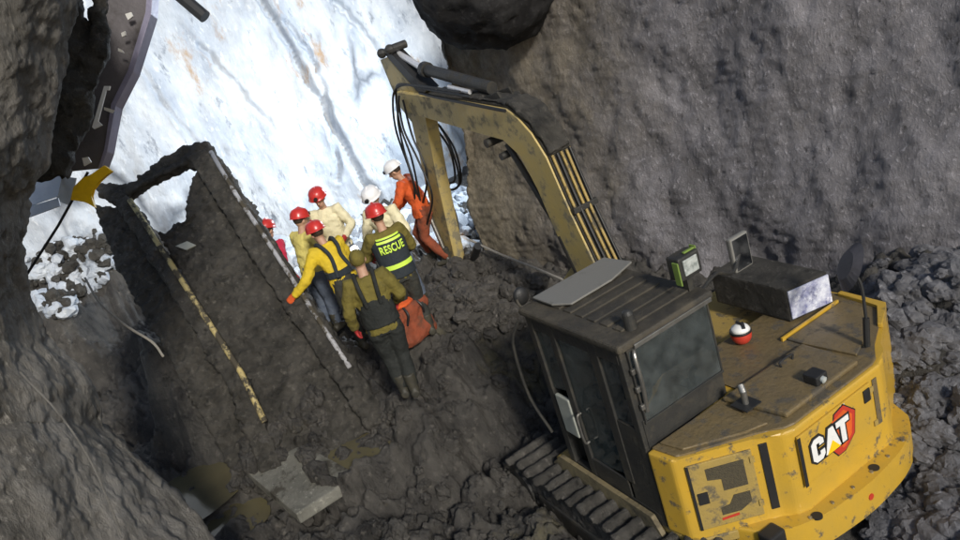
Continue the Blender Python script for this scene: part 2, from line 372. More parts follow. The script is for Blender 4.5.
def np_noise(X, Y, s, seed):
    rs = np.random.RandomState(seed); T = rs.rand(256, 256)
    x = X*s+37; y = Y*s+51; xi = np.floor(x).astype(int); yi = np.floor(y).astype(int); fx = x-xi; fy = y-yi
    fx = fx*fx*(3-2*fx); fy = fy*fy*(3-2*fy)
    a = T[yi % 256, xi % 256]; b = T[yi % 256, (xi+1) % 256]; c = T[(yi+1) % 256, xi % 256]; d_ = T[(yi+1) % 256, (xi+1) % 256]
    return (a*(1-fx)+b*fx)*(1-fy)+(c*(1-fx)+d_*fx)*fy-.5
def ground_z(X, Y):
    X = np.asarray(X, float); Y = np.asarray(Y, float)
    d2 = (X[..., None]-CP[:, 0])**2+(Y[..., None]-CP[:, 1])**2
    w_ = 1/(d2+.04)**1.7
    return (w_*CP[:, 2]).sum(-1)/w_.sum(-1)
def rough_z(X, Y):
    h = 0
    for k, (s, a) in enumerate([(.9, .16), (1.9, .16), (3.6, .19), (6.3, .17), (11, .12), (21, .06)]):
        n_ = np_noise(X, Y, s, 11+k)
        h = h+a*(n_ if k in (0, 2) else (np.abs(n_)-.13)*1.9)
    return h
def hit(px, py, dz=0, f=None):
    rr = ray(px, py); t = np.arange(3, 18, .01); P = CAM+rr*t[:, None]
    below = P[:, 2] < (f or full_z)(P[:, 0], P[:, 1])+dz
    return P[np.argmax(below)]
PUD = []
def full_z(X, Y):
    z = ground_z(X, Y); r = rough_z(X, Y)
    for (a, b, c, rr) in PUD:
        k = np.clip(1-np.hypot(X-a, Y-b)/rr, 0, 1); k = np.clip(k*2.2, 0, 1); dd = np.hypot(X-a, Y-b)/rr; z = np.where((dd > .5) & (dd < 1.05), np.maximum(z, c+.05), z); z = z*(1-k)+(c-.05)*k; r = r*(1-.5*k)
    for (a, b, rx, ry) in [(-.2, -.35, 2.2, 1.9)]:          # trodden flat under the machine
        k = np.clip(1.15-np.hypot((X-a)/rx, (Y-b)/ry), 0, 1); r = r*(1-.8*np.clip(k*3, 0, 1))
    return z+r
for a_, b_, rr_ in ((198, 490, .95), (236, 521, .6), (356, 450, .6)):
    q = hit(a_, b_, 0, ground_z); PUD.append((q[0], q[1], q[2]-.03, rr_))
PD = PUD
def gz(x, y): return float(full_z(np.array([x]), np.array([y]))[0])
xs = np.r_[np.linspace(-30, -4.2, 60), np.arange(-4, 9.5, .03), np.linspace(9.6, 40, 60)]
ys = np.r_[np.linspace(-35, -5.2, 60), np.arange(-5, 7.5, .03), np.linspace(7.7, 35, 60)]
X, Y = np.meshgrid(xs, ys)
Z = np.concatenate([full_z(X[i:i+40], Y[i:i+40]) for i in range(0, len(ys), 40)])
struct(grid_mesh('ground', np.stack([X, Y, Z], -1), 'ground'))

# ------------------------------------------------------------------ pit walls
def wall(name, bot, top, nu, nv, m_, fn, sign=1):
    b = interp_poly(bot, nu); t = interp_poly(top, nu)
    s = np.linspace(0, 1, nv)[:, None, None]
    return struct(grid_mesh(name, disp_grid(b[None]*(1-s)+t[None]*s, fn, sign), m_))
c0 = onz(480, 272, .5); up0 = onz(480, 272, .5)
rr_ = ray(424, -12); tt = np.hypot(*(up0-CAM)[:2])/np.hypot(*rr_[:2])
c1 = CAM+rr_*tt*1.01
ext = (c1-c0)
c0b = c0-ext*.15; c1b = c1+ext*.35
wb = [(c0b[0]+.6, c0b[1]-6, -.3), (c0b[0]+.15, c0b[1]-.7, -.3), tuple(c0b), (4.6, -2.45, -.3), (1.0, -3.45, -.3), (-1.2, -4.4, -.3), (-4, -6.6, -.3), (-9, -12, -.3)]
wt = [(c1b[0]+.6, c1b[1]-6, 7), (c1b[0]+.15, c1b[1]-.7, 7), tuple(c1b), (5.0, -3.2, 7.2), (1.4, -5.0, 7.2), (-1.2, -6.4, 7.2), (-4.4, -8.2, 7.2), (-10, -13, 7.2)]
wall('cliff', wb, wt, 420, 240, 'cliff', lambda v: .30*fbm(v, 3, .4)+.07*ridged((v[0], v[1], .5*v[2]+.35*v[0]), 1.1, 4)+.04*fbm((v[0], v[1], .5*v[2]-.3*v[0]), 4, 5)+.03*ridged(v, 7, 3), -1)
fb = [(8.4, -10, 0), (11.6, -7, 0), (12.2, -1, 0), (12.0, 3, 0), (11.8, 7, 0), (9, 13, 0)]
ft = [(9.3, -10, 10), (12.6, -7, 10), (13.6, -1, 10), (13.4, 3, 10), (13.0, 7, 10), (10, 13, 10)]
fiss = []
for P_, wd, dp in (([(262, -10), (300, 55), (322, 105), (345, 150), (366, 190), (390, 225)], .10, .32), ([(292, 20), (318, 62), (332, 120), (338, 180)], .06, .2), ([(205, 45), (228, 75), (250, 100), (275, 130)], .06, .15), ([(120, 30), (165, 110), (240, 190)], .05, .12), ([(340, 0), (372, 40), (380, 60)], .07, .2)):
    q = np.array([onx(a, b, 12.5) for a, b in P_]); q = interp_poly(q, 60); q[:, 1] += [.10*noise.noise(Vector((i*.21, dp*9, 0))) for i in range(60)]; q[:, 2] += [.10*noise.noise(Vector((i*.21, dp*9, 5))) for i in range(60)]
    fiss.append((q, wd, dp))
def crack(v):
    r = 0
    for q, wd, dp in fiss:
        d2 = ((q[:, 1:]-v[1:])**2).sum(1).min()
        if d2 < .5: r -= dp*math.exp(-d2/wd**2)-.35*dp*math.exp(-d2/(wd*2.6)**2)
    return r
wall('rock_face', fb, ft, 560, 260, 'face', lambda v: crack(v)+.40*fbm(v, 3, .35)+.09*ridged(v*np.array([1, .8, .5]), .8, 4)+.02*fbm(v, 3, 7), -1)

# near bank on the left, close to the camera
edge = [(78, -60), (66, 30), (58, 100), (47, 160), (26, 198), (20, 255), (30, 298), (60, 340), (95, 385), (106, 425), (142, 458), (192, 512), (245, 580)]
dedge = [5.2, 5.2, 5.2, 5.2, 5.3, 5.5, 5.7, 6.0, 6.2, 6.3, 6.4, 6.5, 6.5]
E2 = interp_poly([(a, b, d_) for (a, b), d_ in zip(edge, dedge)], 280)
rows = []
for (a, b, d_) in E2:
    row = []
    for k in range(10):                     # back side, turning away behind the edge
        u = 1-k/10; row.append(dep(a-55*u, b, d_+.15+2.4*u))
    for k in range(230):
        u = (k/229); row.append(dep(a+(-230-a)*u, b, d_+.15*(1-min(1, u*6))-(d_-3.4)*(1-(1-u)**2)*.75))
    rows.append(row)
struct(grid_mesh('earth_bank', disp_grid(np.array(rows), lambda v: .11*fbm(v, 3, .8)+.025*ridged(v*np.array([1, 1, .45]), 2.0, 4)+.024*fbm(v, 4, 8)+.006*ridged(v, 15, 3), 1), 'bank'))

# puddles
for (a, b, c, rr) in PUD:
    bm = BM(); k = 40
    vs_ = [bm.verts.new((a+rr*.72*(1.0+.08*math.sin(3*t))*math.cos(t), b+rr*.72*(1.0+.08*math.cos(2*t))*math.sin(t), c+.015)) for t in [2*math.pi*i/k for i in range(k)]]
    bm.faces.new(vs_); struct(obj('puddle', bm, 'water'))

# ------------------------------------------------------------------ loose earth
def clod(bm, c, r, sub_=2, seed=0, sq=(1, 1, .8)):
    q = bmesh.ops.create_icosphere(bm, subdivisions=sub_, radius=1)
    ro = Matrix.Rotation(random.uniform(0, 6.28), 3, random.choice('XYZ')) @ Matrix.Rotation(random.uniform(0, 6.28), 3, 'Z')
    for v in q['verts']:
        p_ = v.co.copy(); k = 1+.38*noise.noise(p_*1.3+Vector((seed*3.7, seed, 0)))+.2*noise.noise(p_*3.1+Vector((0, seed*2.3, 0)))
        k += .10*noise.noise(p_*7+Vector((seed, 0, 1.7))); p_ = ro @ (p_*k); v.co = Vector(c)+Vector((p_.x*sq[0], p_.y*sq[1], p_.z*sq[2]))*r
_ICO = {}
def ico(k):
    if k not in _ICO:
        b = BM(); bmesh.ops.create_icosphere(b, subdivisions=k, radius=1); b.verts.index_update()
        _ICO[k] = (np.array([v.co[:] for v in b.verts]), np.array([[v.index for v in f.verts] for f in b.faces])); b.free()
    return _ICO[k]
def rubble(name, n, area, rlo, rhi, m_, sub_=1, pw=2.5, sink=.25):
    bv, bf = ico(sub_); VV, FF = [], []
    proto = []
    for i in range(24):                                 # two dozen rough shapes, turned and scaled
        k = [1+.38*noise.noise(Vector(p)*1.3+Vector((i*3.7, i, 0)))+.22*noise.noise(Vector(p)*3.1+Vector((0, i*2.3, 0)))+.16*noise.noise(Vector(p)*6+Vector((i, 0, 1.7)))+.10*noise.noise(Vector(p)*13+Vector((i, 4, 1.7))) for p in bv]
        proto.append(bv*np.array(k)[:, None])
    xy = np.array([area() for _ in range(n)]); rs = rlo+(rhi-rlo)*np.random.RandomState(len(name)).rand(n)**pw
    zs = np.concatenate([full_z(xy[q:q+4000, 0], xy[q:q+4000, 1]) for q in range(0, n, 4000)])
    for i in range(n):
        ro = np.array(Matrix.Rotation(random.uniform(0, 6.28), 3, random.choice('XYZ')) @ Matrix.Rotation(random.uniform(0, 6.28), 3, 'Z'))
        v = proto[random.randrange(24)] @ ro.T*rs[i]*np.array([1, random.uniform(.6, 1), random.uniform(.5, .9)])
        VV.append(v+np.array([xy[i, 0], xy[i, 1], zs[i]+rs[i]*(.6-sink*2)])); FF.append(bf+i*len(bv))
    me = bpy.data.meshes.new(name); me.from_pydata(np.concatenate(VV).tolist(), [], np.concatenate(FF).tolist()); me.update()
    o = link(name, me, m_); o['kind'] = 'stuff'; return o
def disc(cx, cy, rx, ry=None):
    def f():
        while 1:
            a, b = random.uniform(-1, 1), random.uniform(-1, 1)
            if a*a+b*b < 1: return cx+a*rx, cy+b*(ry or rx)
    return f
def pxarea(x0, y0, x1, y1, z):
    def f():
        q = onz(random.uniform(x0, x1), random.uniform(y0, y1), z); return q[0], q[1]
    return f
def hitarea(poly):
    xs_, ys_ = zip(*poly)
    def f():
        while 1:
            x, y = random.uniform(min(xs_), max(xs_)), random.uniform(min(ys_), max(ys_)); c = False
            for (x1, y1), (x2, y2) in zip(poly, poly[1:]+poly[:1]):
                if (y1 > y) != (y2 > y) and x < (x2-x1)*(y-y1)/(y2-y1)+x1: c = not c
            if c: q = hit(x, y, 0, ground_z); return q[0], q[1]
    return f
def fld(o, label, cat): return tag(o, label, cat)
fld(rubble('earth_clods', 650, pxarea(290, 330, 550, 560, .8), .02, .15, 'ground', 3, 3, .42), 'small wet clods strewn over the muddy slope left of the excavator', 'clods')
fld(rubble('spoil_clods', 1500, pxarea(868, 275, 985, 560, .75), .02, .19, 'palec', 3, 3.2), 'pale broken clods heaped along the foot of the cliff right of the excavator', 'clods')
fld(rubble('mound_clods', 700, disc(4.0, -.1, 1.0, 1.0), .02, .19, 'clod', 3, 2.6), 'loose clods covering the mound at the foot of the excavator stick', 'clods')
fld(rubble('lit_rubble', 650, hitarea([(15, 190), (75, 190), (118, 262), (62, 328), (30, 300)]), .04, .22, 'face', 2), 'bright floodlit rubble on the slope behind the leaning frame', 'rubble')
fld(rubble('shade_clods', 450, hitarea([(225, 420), (350, 385), (400, 430), (310, 480), (225, 470)]), .03, .15, 'ground', 3, 2.5, .3), 'dark clods piled round the sunken foot of the leaning frame', 'clods')
fld(rubble('dark_rubble', 380, hitarea([(15, 190), (75, 190), (118, 262), (62, 328), (30, 300)]), .04, .17, 'mudcake', 2, 2, -.1), 'dark stones scattered through the bright rubble behind the leaning frame', 'rubble')
# ------------------------------------------------------------------ excavator
ex = thing('excavator', 'large yellow mud-splashed tracked excavator with black cab and raised boom', 'excavator')
YC = -.37
# undercarriage
def track(y0, y1):
    bm = BM(); r = .31; x0, x1, zc = -1.55, 1.55, .31; pts = []
    for k in range(13): t = math.pi/2-math.pi*k/12; pts.append((x1+r*math.cos(t), zc+r*math.sin(t)))
    for k in range(13): t = -math.pi/2-math.pi*k/12; pts.append((x0+r*math.cos(t), zc+r*math.sin(t)))
    prism(bm, [(x, y0, z) for x, z in pts], (0, y1-y0, 0))
    P = interp_poly(pts+[pts[0]], 45)
    for i in range(44):                                   # shoe lugs across the belt
        a, b = P[i], P[i+1]; mid = (a+b)/2; t = (b-a)/np.linalg.norm(b-a); n_ = np.array([-t[1], t[0]])
        if np.dot(n_, mid-np.array([np.clip(mid[0], x0, x1), zc])) < 0: n_ = -n_
        h_ = random.uniform(.05, .08); q = [mid+t*.052, mid+t*.03+n_*h_, mid-t*.03+n_*h_, mid-t*.052]; e_ = random.uniform(0, .05)
        prism(bm, [(v[0], y0-.02-e_, v[1]) for v in q], (0, y1-y0+.04+2*e_, 0))
    tr = robj('track', bm, .018, 'track', ex, .012, 9, 1, .10)
    bm = BM(); box(bm, (-1.2, y0+.1, .12), (1.2, y1+.03, .4), .03); sub(obj('track_frame', bm, 'black', ex), tr)
    for x in (-1.55, 1.55):
        bm = BM(); tube(bm, [(x, y0-.03, .31), (x, y1+.03, .31)], .22, 24); sub(obj('idler_wheel', bm, 'black', ex), tr)
    for k in range(5):
        bm = BM(); tube(bm, [(-1.0+.5*k, y0-.02, .13), (-1.0+.5*k, y1+.035, .13)], .09, 16); sub(obj('roller', bm, 'black', ex), tr)
track(.88, 1.38); track(2*YC-1.38, 2*YC-.88)
bm = BM(); box(bm, (-.8, YC-1.2, .2), (.8, YC+1.2, .5), .04); tube(bm, [(0, YC, .45), (0, YC, .66)], .55, 32); obj('chassis', bm, 'black', ex)
# upper frame
bm = BM(); prism(bm, [(1.17, 1.07, .60), (-.80, 1.05, .60), (-1.1, .5, .60), (-1.1, 2*YC-.5, .60), (-.8, 2*YC-1.05, .60), (1.25, 2*YC-1.05, .60), (1.25, .0, .60)], (0, 0, .10), .015)
obj('turntable_frame', bm, 'ydirty', ex)
bm = BM(); prism(bm, [(1.17, 1.072, .66), (.98, 1.072, .82), (-.4, 1.072, .80), (-.5, 1.072, .62), (1.1, 1.072, .60)], (0, .05, 0), .008); obj('side_skirt', bm, 'skirt', ex)
# engine housing: half outline mirrored about the machine's centre line
half = [(-.54, 1.075), (-.79, 1.035), (-.83, .98), (-1.12, .46), (-1.18, .36), (-1.27, .27), (-1.305, .17)]
out = half+[(x, 2*YC-y) for x, y in half[::-1]]
out[-1] = (-.3, 2*YC-1.085); body_out = out+[(.15, 2*YC-1.085), (.15, .04), (-.54, .04)]
bm = BM(); prism(bm, [(x, y, .705) for x, y in body_out], (0, 0, .835), .03, 3); obj('engine_housing', bm, 'yellow', ex)
def inset(pts, d_):
    c = np.mean(pts, 0); return [tuple(np.array(p_)+(c-np.array(p_))/np.linalg.norm(c-np.array(p_))*d_) for p_ in pts]
bm = BM(); prism(bm, [(x, y, 1.534) for x, y in inset(body_out, .055)], (0, 0, .026), .012); hd = obj('engine_hood', bm, 'hood', ex)
bm = BM()                                               # raised middle hood with seams
prism(bm, [(-.60, .22, 1.56), (-1.19, .12, 1.56), (-1.19, -.80, 1.56), (-.62, -.80, 1.56)], (0, 0, .05), .02)
sub(obj('hood_panel', bm, 'hood', ex), hd)
bm = BM(); prism(bm, [(-.60, -.84, 1.56), (-1.1, -.9, 1.56), (-.98, -1.22, 1.56), (-.66, -1.62, 1.56), (-.42, -1.66, 1.56), (-.42, -.84, 1.56)], (0, 0, .022), .01); sub(obj('hood_panel', bm, 'hood', ex), hd)
bm = BM(); prism(bm, [(-.58, .95, 1.56), (-.8, .9, 1.56), (-1.05, .45, 1.56), (-1.12, .26, 1.56), (-.58, .26, 1.56)], (0, 0, .022), .01); sub(obj('hood_panel', bm, 'hood', ex), hd)
bm = BM(); box(bm, (-.405, -1.62, 1.562), (-.385, -.80, 1.60)); sub(obj('hood_seam', bm, 'yellow', ex), hd)
bm = BM()                                               # right side guard rail lip
prism(bm, [(-.3, 2*YC-1.06, 1.545), (-.80, 2*YC-1.03, 1.545), (-.84, 2*YC-.97, 1.545), (-1.0, 2*YC-.68, 1.545), (-.96, 2*YC-.66, 1.545), (-.78, 2*YC-.95, 1.545), (-.3, 2*YC-1.0, 1.545)], (0, 0, .05), .012)
obj('rear_lip', bm, 'yellow', ex)
# rear logo door
bm = BM(); prism(bm, [(-1.306, .19, .99), (-1.306, -.73, .99), (-1.306, -.73, 1.47), (-1.306, .19, 1.47)], (-.022, 0, 0), .008); door = obj('rear_door', bm, 'yellow', ex)
XD = -1.329
def flat(name, poly, th, m_, x=XD, bev=0):
    bm = BM(); prism(bm, [(x, y, z) for y, z in poly], (-th, 0, 0), bev); return sub(obj(name, bm, m_, ex), door)
flat('door_gap', [(.20, .98), (.165, .98), (.165, 1.46), (.20, 1.46)], .004, 'blackl')
for zz in (1.0,):
    flat('latch', [(-.62, 1.32), (-.70, 1.32), (-.70, 1.44), (-.62, 1.44)], .012, 'blackl', bev=.004)
flat('warning_label', [(-.335, 1.45), (-.385, 1.45), (-.385, 1.464), (-.335, 1.464)], .003, 'white')
bm = BM(); prism(bm, [(-1.312, -.775, 1.0), (-1.312, -.835, 1.0), (-1.312, -.835, 1.46), (-1.312, -.775, 1.46)], (.0015, 0, 0)); obj('body_slot', bm, 'hood', ex)
# logo: u to the right (-y), v up
LU, LV, LS = .075, 1.135, .222
def uv(pts, dy=0, dz=0): return [(LU-(u*LS)-dy, LV+v*LS+dz) for u, v in pts]
def grow(pts, d_):
    n = len(pts); o_ = []
    ar = sum(pts[i][0]*pts[(i+1) % n][1]-pts[(i+1) % n][0]*pts[i][1] for i in range(n)); s = 1 if ar > 0 else -1
    for i in range(n):
        p0, p1, p2 = np.array(pts[i-1]), np.array(pts[i]), np.array(pts[(i+1) % n])
        a = p1-p0; b = p2-p1; na = np.array([a[1], -a[0]])/np.linalg.norm(a)*s; nb = np.array([b[1], -b[0]])/np.linalg.norm(b)*s
        k = na+nb; k = k/max(.45, np.dot(k, k)/2) if np.dot(k, k) > .2 else na
        o_.append(tuple(p1+k*d_))
    return o_
Cp = [(.18, 0), (.0, .16), (0, .84), (.18, 1), (.50, 1), (.66, .84), (.66, .64), (.42, .64), (.42, .76), (.26, .76), (.26, .24), (.42, .24), (.42, .38), (.66, .38), (.66, .16), (.50, 0)]
Ap = [(.68, 0), (.98, 1), (1.24, 1), (1.54, 0), (1.28, 0), (1.22, .22), (1.0, .22), (.94, 0)]
Tp = [(1.62, 0), (1.62, .76), (1.40, .76), (1.40, 1), (2.12, 1), (2.12, .76), (1.88, .76), (1.88, 0)]
hexo = [(1.35, -.42), (1.05, .0), (1.45, 1.32), (1.98, 1.45), (2.55, .9), (2.35, .0), (1.75, -.42)]
flat('logo_hexagon', uv(grow(hexo, .05)), .003, 'blackl'); flat('logo_hexagon', uv(hexo), .006, 'redl')
flat('logo_hexagon', uv([(1.6, -.25), (1.25, 1.1), (1.95, 1.28), (2.36, .86), (2.2, .08), (1.75, -.25)]), .0075, 'orangel')
for P_ in (Cp, Ap, Tp):
    flat('logo_letter_outline', uv(grow(P_, .085)), .010, 'blackl'); flat('logo_letter', uv(P_), .013, 'white')
flat('logo_triangle', uv([(.74, -.03), (1.11, .44), (1.48, -.03)]), .0155, 'yplas')
# left rear grille door, on the chamfer
ga, gb = Vector((-.835, .965, 0)), Vector((-1.11, .475, 0)); gd = (gb-ga); gn = Vector((-gd.y, gd.x, 0)).normalized()
if gn.x > 0: gn = -gn
gl_ = gd.length; gd.normalize()
def gp(s, z, o_=0): return ga+gd*(s*gl_)+gn*o_+Vector((0, 0, z))
GZ0, GZ1 = .80, 1.46
bm = BM(); prism(bm, [gp(.02, GZ0), gp(.98, GZ0), gp(.98, GZ1), gp(.02, GZ1)], gn*.022, .008); gdoor = obj('grille_door', bm, 'ydirty', ex)
def gflat(name, poly, th, m_, o_=.022):
    bm = BM(); prism(bm, [gp(s, GZ0+v*(GZ1-GZ0), o_) for s, v in poly], gn*th); return sub(obj(name, bm, m_, ex), gdoor)
gflat('grille', [(.28, .90), (.84, .90), (.84, .52), (.48, .52), (.48, .70), (.28, .73)], .004, 'grille')
gflat('grille', [(.84, .42), (.60, .42), (.52, .30), (.38, .27), (.38, .16), (.66, .16), (.84, .26)], .004, 'grille')
gflat('latch', [(.09, .40), (.24, .40), (.24, .57), (.09, .57)], .012, 'blackl')
gflat('warning_strip', [(.36, .08), (.62, .10), (.62, .135), (.36, .115)], .004, 'redl')
gflat('door_gap', [(.015, 0), (.055, 0), (.055, 1), (.015, 1)], .0025, 'blackl')
bm = BM(); prism(bm, [gp(1.10, GZ0+.02, .004), gp(1.22, GZ0+.02, .004), gp(1.22, GZ1+.02, .004), gp(1.10, GZ1+.02, .004)], gn*.012, .004); obj('body_slot', bm, 'blackl', ex)
# counterweight bumper
arc = [(-1.22, .66), (-1.36, .46), (-1.45, .18), (-1.49, -.15), (-1.50, YC)]
arc = [(x+.035, YC+(y-YC)*.95) for x, y in arc]
arc = arc+[(x, 2*YC-y) for x, y in arc[:-1][::-1]]
arc = [(v[0], v[1]) for v in bez([(x, y, 0) for x, y in arc], 48)]
bm = BM(); prism(bm, [(x, y, .42) for x, y in arc]+[(-.95, 2*YC-.72, .42), (-.95, .72, .42)], (0, 0, .30), .03, 3); cw = obj('counterweight', bm, 'yellow', ex)
for yy in (.20, -.55):
    bm = BM(); tube(bm, [(-1.385, yy, .71), (-1.385, yy, .726)], .045, 16); sub(obj('lifting_eye', bm, 'blackl', ex), cw)
bm = BM(); box(bm, (-1.30, .48, .50), (-1.16, .66, .735), .02); sub(obj('end_cap', bm, 'blackl', ex), cw)
bm = BM(); tube(bm, [(-1.455, -.36, .58), (-1.473, -.36, .58)], .03, 14); sub(obj('reflector', bm, 'redl', ex), cw)
for k in range(6):
    yy = YC+.62-.248*k; xx = -1.36-.09*math.cos((yy-YC)*1.6); bm = BM(); tube(bm, [(xx+.05, yy, .715), (xx+.05, yy, .728)], .016, 8); sub(obj('bolt', bm, 'steel', ex), cw)
for z in (.90, 1.34):
    bm = BM(); prism(bm, [gp(.93, z, .022), gp(1.0, z, .022), gp(1.0, z+.06, .022), gp(.93, z+.06, .022)], gn*.012, .003); sub(obj('hinge', bm, 'ydirty', ex), gdoor)
for z in (1.04, 1.38): flat('hinge', [(-.70, z), (-.745, z), (-.745, z+.05), (-.70, z+.05)], .012, 'ydirty')
bm = BM(); tube(bm, bez([(-.72, -.55, 1.61), (-.72, -.55, 1.66), (-.72, -.40, 1.66), (-.72, -.40, 1.61)]), .010, 8); sub(obj('hood_handle', bm, 'blackl', ex), hd)
# front right deck, tool box
bm = BM(); box(bm, (.15, 2*YC-1.07, .705), (1.2, -.62, 1.40), .03); obj('tank_housing', bm, 'ydirty', ex)
bm = BM(); prism(bm, [(-.24, -1.12, 1.565), (-.36, -1.58, 1.565), (.72, -1.62, 1.565), (.72, -1.12, 1.565)], (0, 0, .36), .02); tb = obj('storage_box', bm, 'mudcake', ex)
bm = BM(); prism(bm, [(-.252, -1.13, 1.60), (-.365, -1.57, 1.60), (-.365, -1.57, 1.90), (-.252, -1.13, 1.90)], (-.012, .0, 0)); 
M['blue_lit'] = earth('blue_lit_panel', (.06, .07, .24), (.80, .82, .86), 5, None, 1, 9, .4, .5)  # blue and white patches paint the bluish light on the box end
sub(obj('end_panel', bm, 'blue_lit', ex), tb)
# deck fittings
bm = BM(); box(bm, (-.93, .10, 1.61), (-.75, .28, 1.622)); eb = obj('exhaust_plate', bm, 'blackl', ex)
bm = BM(); tube(bm, [(-.84, .19, 1.62), (-.84, .19, 1.74)], .028, 14); tube(bm, [(-.84, .19, 1.72), (-.80, .17, 1.78)], .03, 14); sub(obj('exhaust_pipe', bm, 'steel', ex), eb)
bm = BM(); box(bm, (-1.17, -.44, 1.61), (-1.03, -.30, 1.70), .015); rc = obj('rear_camera', bm, 'blackl', ex)
bm = BM(); tube(bm, [(-1.165, -.37, 1.655), (-1.19, -.37, 1.65)], .03, 14); sub(obj('camera_lens', bm, 'lens', ex), rc)
# cab
CX0, CX1, CY0, CY1, CZ0, CZ1 = -.53, .86, .07, 1.07, .70, 2.50
cab = BM(); P4 = .045
def post(bm, x, y, z0, z1, wx=P4, wy=P4): box(bm, (x-wx, y-wy, z0), (x+wx, y+wy, z1), .012)
for y in (CY0+P4, CY1-P4):
    post(cab, CX0+P4+.01, y, CZ0, CZ1, .04, .035); post(cab, CX1-P4, y, CZ0, CZ1)
post(cab, .47, CY1-.03, CZ0, CZ1, .045, .028); post(cab, -.14, CY1-.03, 1.02, CZ1, .06, .028)
for y0, y1 in ((CY0+.005, CY0+.075), (CY1-.075, CY1-.005)):
    box(cab, (CX0+.05, y0, CZ1-.13), (CX1-.05, y1, CZ1)); box(cab, (CX0+.05, y0, CZ0), (CX1-.05, y1, CZ0+.12))
box(cab, (CX0+.012, CY0+.05, CZ1-.04), (CX0+.075, CY1-.05, CZ1)); box(cab, (CX0+.005, CY0+.05, CZ0), (CX0+.07, CY1-.05, 1.81))
box(cab, (CX1-.075, CY0+.05, CZ1-.10), (CX1-.005, CY1-.05, CZ1)); box(cab, (CX1-.075, CY0+.05, CZ0), (CX1-.005, CY1-.05, CZ0+.35))
box(cab, (CX0+.05, CY1-.06, CZ0+.1), (-.14, CY1-.012, 1.72)); box(cab, (CX0+.02, CY0+.02, CZ0-.03), (CX1-.02, CY1-.02, CZ0+.03))
cabo = obj('cab_frame', cab, 'black', ex)
bm = BM(); prism(bm, [(CX0-.05, CY0-.03, CZ1), (CX1+.05, CY0-.03, CZ1), (CX1+.05, CY1+.03, CZ1), (CX0-.05, CY1+.03, CZ1)], (0, 0, .075), .03, 3)
for k in range(7):
    x = CX0+.12+k*.175; box(bm, (x, CY0+.08, CZ1+.06), (x+.11, CY1-.16, CZ1+.092), .01)
roof = obj('cab_roof', bm, 'roof', ex)
bm = BM(); box(bm, (CX0-.07, CY0+.02, CZ1-.005), (CX0-.052, CY1-.12, CZ1+.035), .005); sub(obj('rain_gutter', bm, 'steel', ex), roof)
vz = CZ1+.105; vp = [onz(*q, vz) for q in [(533, 299), (552, 306), (572, 305), (612, 281), (632, 263), (604, 259)]]
bm = BM(); prism(bm, vp, (0, 0, .02), .006); sub(obj('visor_plate', bm, 'visor', ex), roof)
bm = BM(); tube(bm, [(CX0+.10, .82, CZ1+.07), (CX0+.10, .82, CZ1+.20)], [.055, .05], 18); ball(bm, (CX0+.10, .82, CZ1+.20), .05); sub(obj('beacon', bm, 'black', ex), roof)
bm = BM(); tube(bm, bez([(CX0-.01, .93, CZ1-.02), (CX0-.06, .97, CZ1-.10), (CX0-.06, .97, CZ1-.35), (CX0-.03, .97, CZ1-.6)]), .018, 10); obj('grab_rail', bm, 'steel', ex)
def pane(name, pts, off, m_): bm = BM(); prism(bm, pts, off); return obj(name, bm, m_, ex)
rw = pane('rear_window', [(CX0-.004, CY0+.035, 1.80), (CX0-.004, CY1-.075, 1.80), (CX0-.004, CY1-.075, CZ1-.03), (CX0-.004, CY0+.035, CZ1-.03)], (.008, 0, 0), 'glass')
bm = BM()
for a in (CY0+.02, CY1-.085): box(bm, (CX0-.014, a, 1.79), (CX0+.014, a+.016, CZ1-.02), .004)
for z in (1.775, CZ1-.035): box(bm, (CX0-.016, CY0+.015, z), (CX0+.012, CY1-.065, z+.022), .004)
sub(obj('window_frame', bm, 'black', ex), rw)
for k in range(3):
    z = 1.93+.17*k; bm = BM(); box(bm, (CX0-.04, CY1-.10, z), (CX0-.01, CY1-.05, z+.05), .008); sub(obj('hinge', bm, 'steel', ex), rw)
gy = CY1-.035
dr = pane('door_window', [(.42, gy, .98), (-.08, gy, 1.06), (-.08, gy, CZ1-.13), (.42, gy, CZ1-.13)], (0, .008, 0), 'door_glass')
pane('side_window', [(-.20, gy, 1.73), (-.45, gy, 1.73), (-.45, gy, CZ1-.13), (-.20, gy, CZ1-.13)], (0, .008, 0), 'glass')
pane('front_side_window', [(.52, gy, 1.75), (.77, gy, 1.70), (.77, gy, CZ1-.12), (.52, gy, CZ1-.13)], (0, .008, 0), 'door_glass')
pane('windscreen', [(CX1-.03, CY0+.08, 1.06), (CX1-.03, CY1-.08, 1.06), (CX1-.03, CY1-.08, CZ1-.1), (CX1-.03, CY0+.08, CZ1-.1)], (-.008, 0, 0), 'door_glass')
pane('right_window', [(CX0+.1, CY0+.03, 1.2), (CX1-.1, CY0+.03, 1.2), (CX1-.1, CY0+.03, CZ1-.13), (CX0+.1, CY0+.03, CZ1-.13)], (0, .008, 0), 'door_glass')
bm = BM(); box(bm, (.52, CY1-.03, 1.22), (.74, CY1+.012, 1.66), .015); obj('door_panel', bm, 'pale', ex)
bm = BM(); box(bm, (.47, CY1-.03, .82), (-.10, CY1-.005, 1.02), .01); obj('door_panel', bm, 'black', ex)
bm = BM(); tube(bm, bez([(.36, CY1+.0, 1.25), (.36, CY1+.05, 1.28), (.36, CY1+.05, 1.55), (.36, CY1, 1.58)]), .012, 8); obj('door_handle', bm, 'steel', ex)
bm = BM(); box(bm, (-.12, .36, .95), (.35, .82, 1.14), .06); box(bm, (-.28, .36, 1.05), (-.12, .82, 1.78), .06); st = obj('seat', bm, 'seat', ex)
bm = BM(); box(bm, (-.30, .46, 1.80), (-.18, .72, 2.0), .05); sub(obj('headrest', bm, 'seat', ex), st)
